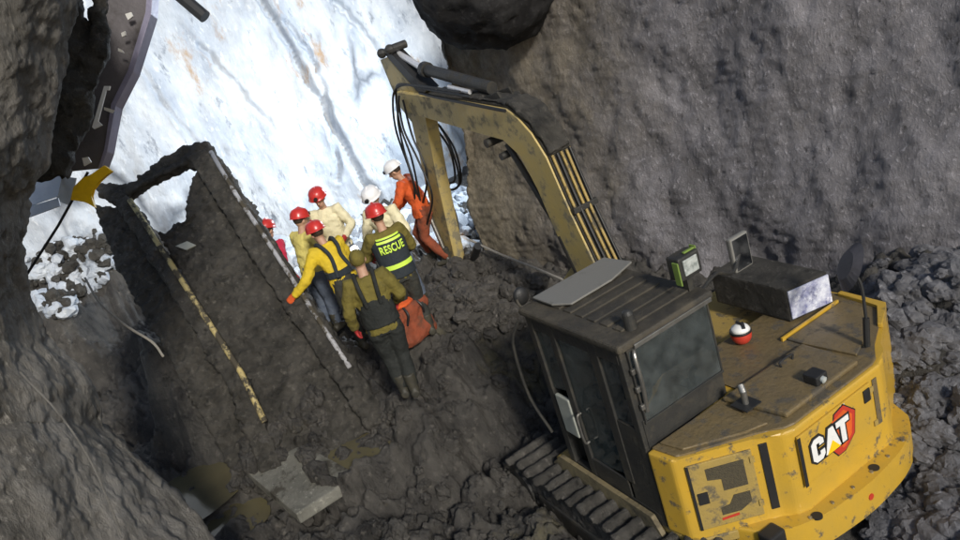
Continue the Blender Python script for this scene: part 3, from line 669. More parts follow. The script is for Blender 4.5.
bm = BM(); box(bm, (-.24, .24, 2.12), (-.18, .48, 2.2), .02); sub(obj('green_reflection', bm, 'green', ex), st)  # green block stands in for a reflection in the rear window
for y in (.28, .9): bm = BM(); box(bm, (-.05, y-.05, .95), (.45, y+.05, 1.3), .03); tube(bm, [(.38, y, 1.28), (.42, y, 1.5)], .02, 8); obj('armrest', bm, 'seat', ex)
bm = BM(); box(bm, (.55, .12, 1.0), (.78, .25, 1.75), .02); obj('console', bm, 'seat', ex)
# front hand rail and round mirror at the front left corner
bm = BM(); tube(bm, bez([(.92, 1.12, 2.45), (1.02, 1.2, 2.2), (1.05, 1.2, 1.6), (.95, 1.13, 1.15)]), .016, 8); obj('hand_rail', bm, 'black', ex)
mp = onx(521, 296, .98)
bm = BM(); tube(bm, bez([(.88, 1.03, 2.5), (.95, 1.05, 2.62), tuple(mp)]), .014, 8); fm = obj('mirror_arm', bm, 'black', ex)
bm = BM(); ball(bm, mp, (.05, .085, .095), 18); sub(obj('mirror', bm, 'rubber', ex), fm)
# work lamp at the rear right corner of the roof
lp = onx(686, 264, -.42); lx, ly, lz = lp
bm = BM(); box(bm, (lx-.05, ly-.12, lz-.11), (lx+.10, ly+.12, lz+.10), .02); box(bm, (lx, ly-.03, CZ1+.05), (lx+.06, ly+.03, lz-.12)); wl = obj('work_lamp', bm, 'black', ex)
bm = BM(); box(bm, (lx-.063, ly-.08, lz-.07), (lx-.048, ly+.08, lz+.07), .008); sub(obj('lens', bm, 'lens', ex), wl)
bm = BM()
box(bm, (lx-.07, ly+.135, lz-.13), (lx+.0, ly+.15, lz+.08), .006); sub(obj('lamp_guard', bm, 'green', ex), wl)
bm = BM(); box(bm, (lx+.02, ly-.16, lz-.06), (lx+.09, ly-.145, lz+.10), .006); sub(obj('lamp_guard', bm, 'green', ex), wl)
bm = BM(); box(bm, (lx-.03, ly-.10, lz+.105), (lx+.0, ly+.02, lz+.12), .006)
sub(obj('lamp_guard', bm, 'green', ex), wl)
mp = onx(740, 251, .05)
bm = BM(); a0 = onx(702, 290, -.45); a1 = onx(716, 274, -.3); a2 = onx(733, 272, -.05); tube(bm, bez([a0, a1, a2, mp]), .016, 8); ma = obj('mirror_arm', bm, 'black', ex)
bm = BM(); box(bm, (mp[0]-.02, mp[1]-.12, mp[2]-.19), (mp[0]+.04, mp[1]+.12, mp[2]+.17), .02); mi = sub(obj('mirror', bm, 'visor', ex), ma)
bm = BM(); box(bm, (mp[0]-.026, mp[1]-.10, mp[2]-.17), (mp[0]-.02, mp[1]+.10, mp[2]+.15)); sub(obj('mirror_glass', bm, 'mirror', ex), ma)
# round rear right mirror on its rail
b0 = onz(867, 346, 1.58); b1 = onx(866, 318, b0[0]); b2 = onx(861, 285, b0[0]+.04); b3 = onx(850, 268, b0[0]+.1)
bm = BM(); tube(bm, [b0, b1], .028, 10); tube(bm, bez([b1, b2, b3]), .014, 10); ra = obj('mirror_rail', bm, 'rubber', ex)
bm = BM(); tube(bm, [Vector(b3)+Vector((.03, .02, .03)), Vector(b3)+Vector((.0, -.02, .0)), Vector(b3)+Vector((-.03, -.05, -.02))], [.13, .22, .03], 24); sub(obj('mirror', bm, 'beam', ex), ra)

# boom: profile picked on its left face, extruded to the right
BY0, BY1 = -.20, -.54
low = [(578, 280), (558, 237), (538, 189), (520, 155), (503, 139), (478, 133), (430, 119), (406, 112)]
top = [(396, 92), (425, 97), (460, 101), (505, 109), (516, 117), (531, 134), (546, 158), (570, 213), (600, 276)]
prof = [ony(*q, BY0) for q in low+top]
bm = BM(); prism(bm, prof, (0, BY1-BY0, 0), .012); boom = obj('boom', bm, 'boomy', ex)
topw = [np.array(ony(*q, BY0)) for q in top]
bm = BM()                                              # muddy cover strip on the upper face
pts = topw
for a, b in zip(pts[1:-1], pts[2:]):
    t = (b-a)/np.linalg.norm(b-a); n_ = np.array([-t[2], 0, t[0]]); n_ = n_ if n_[2] > 0 or n_[0] < -.3 else -n_
    o_ = np.array([0, -.02, 0]); q = [a+n_*.004+o_, b+n_*.004+o_, b+n_*.03+o_, a+n_*.03+o_]
    prism(bm, q, (0, BY1-BY0+.04, 0))
sub(obj('boom_cover', bm, 'mudcake', ex), boom)
def shifted(pts_, dy, up=.05):
    r = []
    for i, a in enumerate(pts_):
        a0, a1 = pts_[max(0, i-1)], pts_[min(len(pts_)-1, i+1)]; t = (a1-a0)/np.linalg.norm(a1-a0); n_ = np.array([-t[2], 0, t[0]])
        if n_[2] < 0 and not n_[0] < -.3: n_ = -n_
        q = a+n_*up; r.append((q[0], BY0+dy, q[2]))
    return r
for k in range(5):
    bm = BM(); tube(bm, bez(shifted(pts[6:], -.05-.06*k, .055+.012*(k % 2)), 40), .016, 8)
    sub(obj('hydraulic_pipe', bm, 'ydirty' if k in (0, 2, 3) else 'rubber', ex), boom)
for i in (7,):
    a = shifted(pts, 0, .05)[i]; bm = BM(); box(bm, (a[0]-.03, BY1+.0, a[2]-.03), (a[0]+.03, BY0-.01, a[2]+.035), .008); sub(obj('pipe_clamp', bm, 'black', ex), boom)
bm = BM(); cv = shifted(pts[2:7], -.17, .045); tube(bm, bez(cv, 24), [(.155, .03)]*len(bez(cv, 24)), 14, side=(0, 1, 0))
for k in range(5): tube(bm, bez(shifted(pts[3:7], -.04-.065*k, .07), 16), .03, 8)
sub(robj('hose_bundle', bm, .02, 'mudcake', ex, .03, 5, 1), boom)
for (q, r) in (((488, 143), .06), ((503, 156), .05)):
    a = ony(*q, BY0); bm = BM(); tube(bm, [(a[0], BY0+.03, a[2]), (a[0], BY1-.03, a[2])], r*.9, 18); sub(obj('pivot_pin', bm, 'black', ex), boom)
# boom cylinders on both sides
for yy in (BY0-.06, BY1+.06):
    a = ony(566, 232, BY0); b = ony(503, 146, BY0); e = (1.45, yy, .95)
    bm = BM(); tube(bm, [e, (a[0]+.18, yy, a[2]-.08)], .07, 16); bc = obj('boom_cylinder', bm, 'black', ex)
    bm = BM(); tube(bm, [(a[0]+.18, yy, a[2]-.08), (b[0], yy, b[2])], .038, 14); sub(obj('piston_rod', bm, 'black', ex), bc)
bm = BM(); 
for yy in (BY0+.03, BY1-.03-.05): prism(bm, [(.95, yy, 1.0), (1.75, yy, .75), (1.75, yy, 1.1), (1.3, yy, 1.9), (1.0, yy, 1.9)], (0, .05, 0), .01)
box(bm, (.9, BY1, .7), (1.3, BY0, 1.1), .02); obj('boom_bracket', bm, 'ydirty', ex)
a = ony(578, 276, -.37); bm = BM(); prism(bm, [(1.0, -.24, 1.7), (1.25, -.24, 1.45), (a[0]+.22, -.24, a[2]-.08), (a[0]-.12, -.24, a[2]+.2)], (0, -.26, 0), .01); obj('boom_foot', bm, 'boomy', ex)
# stick
SY0, SY1 = -.27, -.45
sp = [(380, 60), (387, 57), (418, 93), (425, 116), (437, 180), (459, 278), (446, 278), (427, 190), (412, 122), (399, 106)]
bm = BM(); prism(bm, [ony(*q, SY0) for q in sp], (0, SY1-SY0, 0), .01); stick = obj('stick', bm, 'boomy', ex)
bm = BM(); tp = [ony(*q, SY0) for q in [(386, 55), (390, 52), (427, 91), (422, 96)]]; prism(bm, [v+np.array([0, .01, .006]) for v in tp], (0, SY1-SY0-.02, 0)); sub(obj('stick_cover', bm, 'blackl', ex), stick)
for q, r in (((383, 53), .05), ((391, 49), .055)):
    a = ony(*q, SY0); bm = BM(); tube(bm, [(a[0], SY0+.05, a[2]), (a[0], SY1-.05, a[2])], r, 16); ball(bm, (a[0], SY0+.02, a[2]), .07, 10); sub(obj('pin', bm, 'black', ex), stick)
# stick cylinder along the top of the boom
ca, cb, cc = ony(392, 50, -.37), ony(424, 69, -.37), ony(492, 88, -.37)
bm = BM(); tube(bm, [cb, cc], .075, 16); tube(bm, [cb, cb+(cc-cb)*.06], .10, 16); sc_ = obj('stick_cylinder', bm, 'black', ex)
bm = BM(); tube(bm, [ca, cb], .045, 14); sub(obj('piston_rod', bm, 'chrome', ex), sc_)
bm = BM(); tube(bm, [ony(449, 87, -.30), ony(470, 92, -.30)], .03, 10); sub(obj('valve_pipe', bm, 'chrome', ex), sc_)
bm = BM(); c_ = ony(500, 92, -.37)
for yy in (-.30, -.46): prism(bm, [(c_[0]+.25, yy, c_[2]-.02), (c_[0]-.1, yy, c_[2]+.03), (c_[0]-.25, yy, c_[2]-.25), (c_[0]+.25, yy, c_[2]-.28)], (0, .03, 0), .008)
sub(obj('cylinder_bracket', bm, 'mudcake', ex), boom)
# hoses round the stick
def hose(px, y, r=.016):
    bm = BM(); tube(bm, bez([ony(*q, y+random.uniform(-.02, .02)) for q in px], 48), r, 8); sub(obj('hose', bm, 'rubber', ex), stick)
hose([(470, 97), (430, 90), (402, 84), (396, 92), (400, 125), (412, 160), (420, 200), (424, 225)], -.14)
hose([(460, 92), (420, 86), (400, 86), (393, 98), (396, 130), (409, 168), (420, 205)], -.12)
hose([(398, 100), (404, 130), (418, 160), (432, 195), (427, 225)], -.10)
hose([(403, 100), (412, 135), (427, 175), (420, 215)], -.16)
hose([(399, 96), (398, 120), (404, 150), (414, 185), (414, 215)], -.08)
hose([(438, 124), (448, 140), (458, 170), (458, 186), (447, 188), (441, 165), (434, 140)], -.55)
hose([(440, 126), (455, 150), (461, 180), (452, 190), (444, 180), (438, 150)], -.60)
hose([(436, 128), (450, 150), (455, 178), (448, 184)], -.50)
hose([(447, 196), (456, 215), (459, 240), (455, 262)], -.56)
hose([(420, 93), (440, 98), (470, 104), (505, 111)], -.15, .02)
# bucket cylinder and link at the stick's foot, bucket in the heap
bm = BM(); tube(bm, [ony(478, 246, -.37), ony(468, 276, -.37)], .06, 14); lk = obj('bucket_link', bm, 'rubber', ex)
bm = BM(); tube(bm, [ony(428, 212, -.22), ony(452, 268, -.22)], .035, 12); obj('bucket_cylinder', bm, 'steel', ex)
be = ony(462, 276, -.37); bx_, bz_ = be[0], be[2]
bm = BM(); prism(bm, [(bx_-.35, -.0, bz_-.05), (bx_+.35, 0, bz_-.02), (bx_+.42, 0, bz_-.55), (bx_+.0, 0, bz_-.85), (bx_-.4, 0, bz_-.6)], (0, -.75, 0), .04, 3); obj('bucket', bm, 'mudcake', ex)

# red and white canister on the deck beside the cab
cp = onz(741, 334, 1.66)
ca_ = thing('canister', 'small round red and white canister sitting on the hood behind the cab', 'canister', tuple(cp))
bm = BM(); ball(bm, (0, 0, .0), (.10, .10, .105), 20); obj('body', bm, 'redl', ca_, True)
bm = BM(); tube(bm, [(0, 0, .045), (-.0, 0, .08), (0, 0, .108)], [.099, .080, .03], 20); obj('cap', bm, 'white', ca_, True)
bm = BM(); tube(bm, [(0, 0, .028), (0, 0, .05)], [.106, .1015], 20); obj('collar', bm, 'blackl', ca_, True)
bm = BM(); tube(bm, [(-.075, .02, .09), (-.05, .0, .112), (-.02, -.02, .118)], .016, 8); obj('label_mark', bm, 'blackl', ca_)
bm = BM(); tube(bm, [(-.05, .0, .07), (-.045, 0, .12), (.03, 0, .125)], .014, 8); obj('handle', bm, 'blackl', ca_)

# ------------------------------------------------------------------ people
def V(*a): return np.array(a, float)
def rotz(v, a): c, s = math.cos(a), math.sin(a); return V(c*v[0]-s*v[1], s*v[0]+c*v[1], v[2])
def roty(v, a, o): v = v-o; c, s = math.cos(a), math.sin(a); return V(c*v[0]+s*v[2], v[1], -s*v[0]+c*v[2])+o
def person(label, top_, yaw, lean=.05, arms=None, legs=None, jacket='yellowc', pants='darkc', helmet='redc', head_yaw=0, head_pitch=0, bib=None, vest=None, harness=False, gloves='glove', lamp=False, scale=1.0, jw=1.0, hood=None, group=None):
    pel = V(0, 0, .92)
    J = dict(waist=V(0, 0, 1.08), chest=V(.0, 0, 1.32), nb=V(-.01, 0, 1.46), neck=V(.01, 0, 1.51), head=V(.025, 0, 1.635))
    for k in J: J[k] = roty(J[k], lean*(1 if k != 'waist' else .6), pel)
    tl = rotz((J['head']+V(-.01, 0, .15))*scale, yaw); t = thing('person', label, 'person', tuple(np.array(top_)-tl), yaw, 'rescuers gathered by the rock face'); t.scale = (scale,)*3
    ar = arms or {}
    A = {}
    for s, sd in ((1, 'L'), (-1, 'R')):
        sh = roty(V(0, .185*s, 1.42), lean, pel)
        el = ar.get('el'+sd, V(-.03, .25*s, 1.14)); wr = ar.get('wr'+sd, V(.10, .25*s, .90))
        A[sd] = (sh, V(*el), V(*wr))
    lg = legs or {}
    G = {}
    for s, sd in ((1, 'L'), (-1, 'R')):
        G[sd] = (V(0, .09*s, .90), V(*lg.get('kn'+sd, (.03, .10*s, .49))), V(*lg.get('an'+sd, (-.02, .11*s, .08))))
    side = (0, 1, 0)
    # body: one continuous skin
    bm = BM()
    tube(bm, [pel-V(0, 0, .08), pel, J['waist'], J['chest'], J['nb']], [(.13, .10), (.155, .11), (.135, .095), (.16, .105), (.09, .07)], 16, side=side)
    tube(bm, [J['nb']-V(0, 0, .03), J['neck'], J['head']], [.06, .055, .05], 12)
    hr = Matrix.Rotation(head_yaw, 4, 'Z') @ Matrix.Rotation(head_pitch+lean*.5, 4, 'Y'); h = Vector(J['head'])
    def hp(x, y, z): return h+(hr.to_3x3() @ Vector((x, y, z)))
    ball(bm, h+Vector((0, 0, .02)), (.098, .076, .105), 18, hr); ball(bm, hp(.025, 0, -.055), (.066, .056, .07), 14, hr)
    tube(bm, [hp(.085, 0, .02), hp(.112, 0, -.025), hp(.088, 0, -.04)], [.010, .016, .010], 8)
    for s in (1, -1): ball(bm, hp(-.005, .077*s, -.005), (.02, .010, .03), 8, hr)
    for s, sd in ((1, 'L'), (-1, 'R')):
        sh, el, wr = A[sd]; tube(bm, [J['chest']+V(0, .08*s, .04), sh, el, wr], [.06, .055, .042, .029], 12)
        dv = (wr-el)/np.linalg.norm(wr-el); inn = V(0, -s, 0); inn = inn-dv*np.dot(inn, dv); inn /= np.linalg.norm(inn)+1e-6; fw = np.cross(dv, inn)*s
        pc = wr+dv*.05; tube(bm, [wr-dv*.01, wr+dv*.03, wr+dv*.09], [(.028, .02), (.042, .018), (.040, .015)], 10, side=tuple(fw))
        for k, ln in enumerate((.065, .078, .072, .055)):
            b0_ = wr+dv*.085+fw*(.03-.02*k); k1 = b0_+dv*ln*.5+inn*.012; k2 = b0_+dv*ln*.85+inn*.035
            tube(bm, [b0_, k1, k2], [.0105, .0098, .0085], 7)
        tb0 = wr+dv*.035+fw*.032; tube(bm, [tb0, tb0+dv*.03+fw*.03+inn*.01, tb0+dv*.06+fw*.032+inn*.025], [.012, .011, .009], 7)
        hipp, kn, an = G[sd]; tube(bm, [pel+V(0, .06*s, -.02), hipp-V(0, 0, .06), kn, (kn*.55+an*.45)+V(-.02, 0, 0), an], [.10, .086, .055, .046, .034], 12)
        tube(bm, [an+V(-.05, 0, -.04), an+V(.05, 0, -.045), an+V(.17, .01*s, -.06)], [.04, .042, .025], 10)
    robj('body', bm, .0085, 'skin', t, it=1)
    for s in (1, -1):
        bm = BM(); ball(bm, hp(.083, .03*s, .022), .011, 8); obj('eye', bm, 'eye', t)
    bm = BM(); ball(bm, hp(.088, 0, -.068), (.008, .022, .006), 8, hr); obj('mouth', bm, 'lip', t)
    bm = BM(); ball(bm, hp(-.018, 0, .035), (.098, .083, .098), 16, hr); obj('hair', bm, hood or 'hair', t, True)
    # jacket
    bm = BM()
    tube(bm, [J['waist']-V(0, 0, .24), J['waist']-V(0, 0, .10), J['waist'], J['chest'], J['chest']+(J['nb']-J['chest'])*.6, J['nb']+V(0, 0, .02)], [(.19*jw, .15*jw), (.185*jw, .145*jw), (.175*jw, .135*jw), (.195*jw, .145*jw), (.175, .12), (.085, .085)], 18, side=side)
    for s, sd in ((1, 'L'), (-1, 'R')):
        sh, el, wr = A[sd]; tube(bm, [J['chest']+V(0, .07*s, .05), sh, (sh+el)/2, el, (el+wr)/2, wr-(wr-el)*.08], [.09, .088, .077, .068, .062, .05], 12); ball(bm, el, .069, 10)
    jk = robj('jacket', bm, .014, jacket, t, .016, 10)
    # trousers and boots
    bm = BM(); tube(bm, [pel-V(0, 0, .1), pel, J['waist']], [(.165, .135), (.175, .135), (.16, .125)], 16, side=side)
    for s, sd in ((1, 'L'), (-1, 'R')):
        hipp, kn, an = G[sd]; tube(bm, [hipp+V(0, -.01*s, 0), hipp-V(0, 0, .10), (hipp+kn)/2, kn, (kn+an)/2, an+V(0, 0, .04)], [.11, .115, .10, .082, .078, .068], 14); ball(bm, kn, .083, 10)
    robj('trousers', bm, .014, pants, t, .012, 9)
    for s, sd in ((1, 'L'), (-1, 'R')):
        an = G[sd][2]; bm = BM(); tube(bm, [an+V(0, 0, .20), an+V(0, 0, .06), an+V(.0, 0, -.02)], [.066, .062, .058], 12)
        tube(bm, [an+V(-.075, 0, -.035), an+V(.03, 0, -.03), an+V(.20, .012*s, -.05)], [.048, .055, .034], 12); robj('boot', bm, .013, 'boot', t)
        sh, el, wr = A[sd]; dv = (wr-el)/np.linalg.norm(wr-el)
        if gloves:
            inn = V(0, -s, 0); inn = inn-dv*np.dot(inn, dv); inn /= np.linalg.norm(inn)+1e-6; fw = np.cross(dv, inn)*s
            bm = BM(); tube(bm, [wr-dv*.05, wr+dv*.02, wr+dv*.10], [(.042, .036), (.05, .028), (.048, .024)], 10, side=tuple(fw))
            for k, ln in enumerate((.065, .078, .072, .055)):
                b0_ = wr+dv*.085+fw*(.034-.0225*k); tube(bm, [b0_, b0_+dv*ln*.5+inn*.012, b0_+dv*ln*.95+inn*.035], [.0135, .0128, .0118], 7)
            tb0 = wr+dv*.035+fw*.036; tube(bm, [tb0, tb0+dv*.03+fw*.03+inn*.01, tb0+dv*.065+fw*.034+inn*.025], [.015, .014, .012], 7)
            robj('glove', bm, .0085, gloves, t, it=1)
    if bib:
        bm = BM(); C_ = [J['waist']-V(0, 0, .16), J['waist'], J['chest']-V(0, 0, .10)]
        tube(bm, C_, [(.205*jw, .17*jw), (.195*jw, .155*jw), (.165*jw, .162*jw)], 18, side=side); b_ = robj('bib', bm, .014, bib, t, .008, 9)
        for s in (1, -1):
            pts_ = [J['chest']+V(-.157, .075*s, -.14), J['chest']+V(-.165, .085*s, .0), J['chest']+V(-.115, .095*s, .115), J['nb']+V(.0, .10*s, .055), J['chest']+V(.13, .09*s, .06), J['chest']+V(.155, .08*s, -.12)]
            bm = BM(); tube(bm, bez(pts_, 24), [(.036, .012)]*0 or .022, 8); obj('brace', bm, bib, t)
    if harness:
        for s in (1, -1):
            pts_ = [J['waist']+V(-.15, .12*s, -.02), J['chest']+V(-.168, .07*s, -.02), J['chest']+V(-.13, .09*s, .11), J['nb']+V(0, .11*s, .05), J['chest']+V(.14, .09*s, 0), J['waist']+V(.15, .1*s, 0)]
            bm = BM(); tube(bm, bez(pts_, 24), .026, 8); obj('harness_strap', bm, 'navyc', t)
        bm = BM(); tube(bm, [J['waist']-V(0, 0, .03), J['waist']+V(0, 0, .05)], [(.20, .16)]*2, 20, side=side); obj('belt', bm, 'navyc', t)
    if vest:
        bm = BM(); C_ = [J['waist']-V(0, 0, .20), J['waist'], J['chest'], J['chest']+(J['nb']-J['chest'])*.62]
        RR = [(.215, .172), (.205, .16), (.22, .168), (.185, .135)]
        tube(bm, C_, RR, 24, side=side); ve = robj('vest', bm, .012, vest, t, it=2)
        zz = [c[2] for c in C_]
        def back(y, z):
            rx = np.interp(z, zz, [r[1] for r in RR]); ry = np.interp(z, zz, [r[0] for r in RR]); cx = np.interp(z, zz, [c[0] for c in C_])
            return cx-rx*math.sqrt(max(.02, 1-(y/ry)**2))
        def band(z0, z1, y0, y1, m_, name):
            bm = BM(); n_ = 14; g0 = []
            for i in range(n_+1):
                y = y0+(y1-y0)*i/n_
                g0.append([bm.verts.new((back(y, z)-o_, y, z)) for z, o_ in ((z0, .004), (z1, .004), (z1, .013), (z0, .013))])
            for i in range(n_):
                for k in range(4): bm.faces.new((g0[i][k], g0[i][(k+1) % 4], g0[i+1][(k+1) % 4], g0[i+1][k]))
            bm.faces.new(g0[0]); bm.faces.new(g0[-1][::-1]); sub(obj(name, bm, m_, t), ve)
        cz = J['chest'][2]
        band(cz+.035, cz+.062, -.155, .155, 'hivis', 'reflective_band'); band(cz+.078, cz+.10, -.145, .145, 'hivis', 'reflective_band')
        band(cz-.30, cz-.245, -.19, .19, 'hivis', 'reflective_band')
        cu = bpy.data.curves.new('lettering', 'FONT'); cu.body = 'RESCUE'; cu.size = .125; cu.align_x = 'CENTER'; cu.extrude = 0; cu.offset = .004; cu.space_character = 1.08
        to = bpy.data.objects.new('tmp', cu); COL.objects.link(to); dg = bpy.context.evaluated_depsgraph_get(); dg.update()
        me = bpy.data.meshes.new_from_object(to.evaluated_get(dg)); bpy.data.objects.remove(to)
        bm = BM(); bm.from_mesh(me)
        bmesh.ops.subdivide_edges(bm, edges=bm.edges[:], cuts=1)
        xs_ = [v.co.x for v in bm.verts]; wd = max(xs_)-min(xs_)
        for v in bm.verts:
            y = -v.co.x*.31/wd; z = cz-.085+v.co.y*1.05; v.co = Vector((back(y, z)-.015, y, z))
        ex_ = bmesh.ops.extrude_face_region(bm, geom=bm.faces[:]); 
        for e_ in ex_['geom']:
            if isinstance(e_, bmesh.types.BMVert): e_.co.x -= .004
        sub(obj('lettering', bm, 'hivis', t), ve)
    if lamp:
        bm = BM(); ball(bm, hp(.085, 0, .115), (.035, .04, .03), 12); obj('headlamp', bm, 'head', t)
    if helmet:
        bm = BM(); n_ = 8; prev = []
        rs_ = [(.150, -.005), (.135, .0), (.132, .03), (.122, .075), (.095, .112), (.05, .132), (.006, .138)]
        for r, z in rs_: prev.append(hp(-.005, 0, .045+z))
        tube(bm, prev, [(r*1.06, r*.93) for r, z in rs_], 22, side=hr.to_3x3() @ Vector((1, 0, 0))); hm = obj('helmet', bm, helmet, t, True)
        bm = BM(); tube(bm, [hp(-.14, 0, .06), hp(-.10, 0, .15), hp(0, 0, .185), hp(.09, 0, .15), hp(.13, 0, .07)], .014, 8); sub(obj('ridge', bm, helmet, t), hm)
        bm = BM(); tube(bm, [hp(.125, 0, .075), hp(.16, 0, .078)], .028, 12); sub(obj('helmet_lamp', bm, 'blackl', t), hm)
    return t
def at_head(px, py, zg, hgt=1.79):
    q = onz(px, py, zg+hgt); return tuple(q)
q = at_head(353, 248, 1.58, 1.79)
person('person in dull yellow top and dark bib overalls, seen from behind, nearest to the camera', q, -.35, .06,
       dict(elL=(-.02, .29, 1.15), wrL=(.10, .30, .92), elR=(.02, -.29, 1.16), wrR=(.20, -.22, 1.02)), dict(knL=(.06, .07, .5), anL=(.0, .05, .08), knR=(.04, -.08, .5), anR=(-.06, -.06, .08)),
       'olivec', 'fgdark', None, bib='fgdark', hood='olivec', lamp=True)
q = at_head(373, 206, 1.62)
rq = q
person('person in navy vest marked RESCUE and red helmet, back turned, beside the excavator stick', q, -.15, .12,
       dict(elL=(.18, .30, 1.2), wrL=(.40, .22, 1.1), elR=(.12, -.28, 1.14), wrR=(.36, -.2, 1.02)), None, 'olivec', 'darkc', 'redc', head_yaw=.2, vest='navyc')
q = at_head(392, 162, 1.65, 1.72)
person('person in orange suit and white helmet leaning beside the excavator stick', q, .9, .28,
       dict(elL=(.25, .28, 1.2), wrL=(.45, .2, 1.0), elR=(.2, -.28, 1.15), wrR=(.42, -.15, 1.0)), dict(knR=(.25, -.12, .55), anR=(.15, -.12, .15), knL=(.1, .1, .5), anL=(-.15, .1, .08)),
       'orangec', 'rustc', 'whitec', head_pitch=.2)
q = at_head(313, 223, 1.62, 1.7)
person('person in bright yellow jacket with dark harness and red helmet, back turned, reaching left', q, .15, .35,
       dict(elL=(.18, .42, 1.12), wrL=(.32, .60, .98), elR=(.2, -.26, 1.1), wrR=(.42, -.1, .95)), None, 'yellowc', 'darkc', 'redc', harness=True, gloves='orangec')
person('person in white helmet and cream coat standing just behind the one in the navy vest', at_head(369, 188, 1.66, 1.79), 2.3, .15, dict(elL=(.12, .3, 1.12), wrL=(.38, .16, 1.0), elR=(.12, -.3, 1.12), wrR=(.38, -.16, 1.0)), None, 'creamc', 'bluec', 'whitec', head_pitch=.25)
q = at_head(315, 189, 1.72)
person('person in cream jacket and red helmet facing the camera, rearmost of the group', q, 2.6, .12,
       dict(elL=(.1, .3, 1.15), wrL=(.35, .2, 1.05), elR=(.1, -.3, 1.15), wrR=(.35, -.18, 1.02)), None, 'creamc', 'bluec', 'redc', head_pitch=.2)
q = at_head(296, 211, 1.62, 1.75)
person('person in pale yellow jacket with orange gloves and red helmet behind the harnessed one', q, -1.2, .18,
       dict(elL=(.15, .28, 1.12), wrL=(.38, .18, .98), elR=(.15, -.28, 1.12), wrR=(.38, -.18, .95)), None, 'palec_y', 'bluec', 'redc', head_pitch=.15, gloves='orangec')
q = at_head(263, 222, 1.55, 1.7)
person('person in crimson jacket half hidden behind the leaning frame, leftmost of the group', q, -.9, .3,
       None, None, 'magc', 'bluec', 'redc', head_pitch=.2)

# orange kit bag at their feet
bp = hit(414, 340)
bgt = thing('kit_bag', 'bulky orange-red kit bag on the mud behind the person in bib overalls', 'bag', (bp[0], bp[1], gz(bp[0], bp[1])), .3)
bm = BM(); box(bm, (-.22, -.28, .0), (.22, .28, .52), .09); ball(bm, (0, .05, .42), (.17, .2, .12), 14); robj('body', bm, .018, 'rustc', bgt, .03, 5)
bm = BM(); ball(bm, (-.07, .03, .54), (.14, .2, .05), 14); robj('highlight_flap', bm, .014, 'orangec', bgt, .015, 8)  # brighter orange paints the highlights on the bag's top
for s in (1, -1):
    bm = BM(); tube(bm, bez([(-.2, .15*s, .3), (-.25, .12*s, .45), (-.1, .1*s, .56), (.1, .1*s, .54)]), .016, 8); obj('strap', bm, 'blackl', bgt)

# ------------------------------------------------------------------ leaning shoring frame
fo = dep(245, 390, 9.5); f1 = dep(345, 365, 9.5); f2 = dep(165, 172, 10.9)
fn = np.cross(f1-fo, f2-fo); fn /= np.linalg.norm(fn)
if np.dot(fn, AX_F) < 0: fn = -fn                # away from the viewer
def fp(px, py, o_=0): return onplane(px, py, fo, fn)+fn*o_
fr = thing('shoring_frame', 'mud-caked steel shoring frame leaning on the slope left of the rescuers', 'frame', tuple(dep(290, 378, 9.5)))
fr_off = -np.array(fr.location)
def loc(pts_): return [np.asarray(v)+fr_off for v in pts_]
def caked(name, poly, o0, th, m_='mudcake', vox=.025, disp=.05, ds=5):
    bm = BM(); prism(bm, loc([fp(*q, o0) for q in poly]), fn*th); return robj(name, bm, vox, m_, fr, disp*.6, ds*2, 1, .14)
caked('post', [(118, 205), (130, 198), (252, 388), (285, 470), (262, 474), (236, 398)], -.09, .20)
caked('post', [(190, 160), (212, 148), (272, 238), (392, 420), (368, 430), (255, 262)], -.09, .20)
caked('top_beam', [(100, 196), (96, 184), (130, 186), (165, 158), (188, 146), (208, 142), (216, 152), (210, 166), (186, 166), (150, 182), (128, 196), (118, 204)], -.04, .18, disp=.07)
caked('panel', [(154, 228), (163, 233), (172, 224), (186, 219), (184, 200), (190, 178), (200, 160), (262, 250), (375, 425), (320, 460), (275, 460), (232, 360)], .05, .06, disp=.05)
caked('side_panel', [(88, 200), (120, 205), (238, 395), (270, 475), (225, 465), (150, 330), (110, 262)], .12, .08, disp=.06)
bm = BM(); tube(bm, loc([fp(134, 204, -.11), fp(178, 272, -.11), fp(245, 376, -.11), fp(268, 424, -.11)]), .036, 14); obj('pole', bm, 'pole', fr, True)
bm = BM(); tube(bm, loc([fp(214, 156, -.11), fp(242, 203, -.115), fp(266, 238, -.11), fp(318, 318, -.11), fp(352, 370, -.10)]), .030, 12); obj('lit_edge_rail', bm, 'rail', fr, True)  # pale tube paints the lit right edge of the frame
bm = BM(); prism(bm, loc([fp(175, 246, .03), fp(187, 241, .03), fp(196, 245, .03), fp(186, 250, .03)]), -fn*.03, .006); obj('tag_plate', bm, 'pale', fr)

# upper left steel beam with slots, and its neighbours
def slabpx(name, poly, d0, d1, th, m_, parent=None, bev=.01):
    ys_ = [q[1] for q in poly]; y0, y1 = min(ys_), max(ys_)
    pts_ = [dep(a, b, d0+(d1-d0)*(b-y0)/(y1-y0)) for a, b in poly]
    bm = BM(); prism(bm, pts_, AX_F*th, bev); return obj(name, bm, m_, parent)
sb = thing('steel_beam', 'dull grey steel beam with white marks as light through its slots hanging in the upper left corner', 'beam')
slabpx('web', [(109, -40), (150, -40), (146, 12), (128, 70), (111, 104), (104, 150), (98, 168), (60, 172), (66, 150), (84, 100), (98, 40)], 7.6, 7.9, .05, 'beam', sb)
slabpx('flange', [(149, -40), (155, -40), (151, 14), (133, 72), (115, 106), (107, 152), (101, 168), (98, 168), (104, 150), (111, 104), (128, 70), (146, 12)], 7.55, 7.85, .16, 'lit_edge', sb, .004)
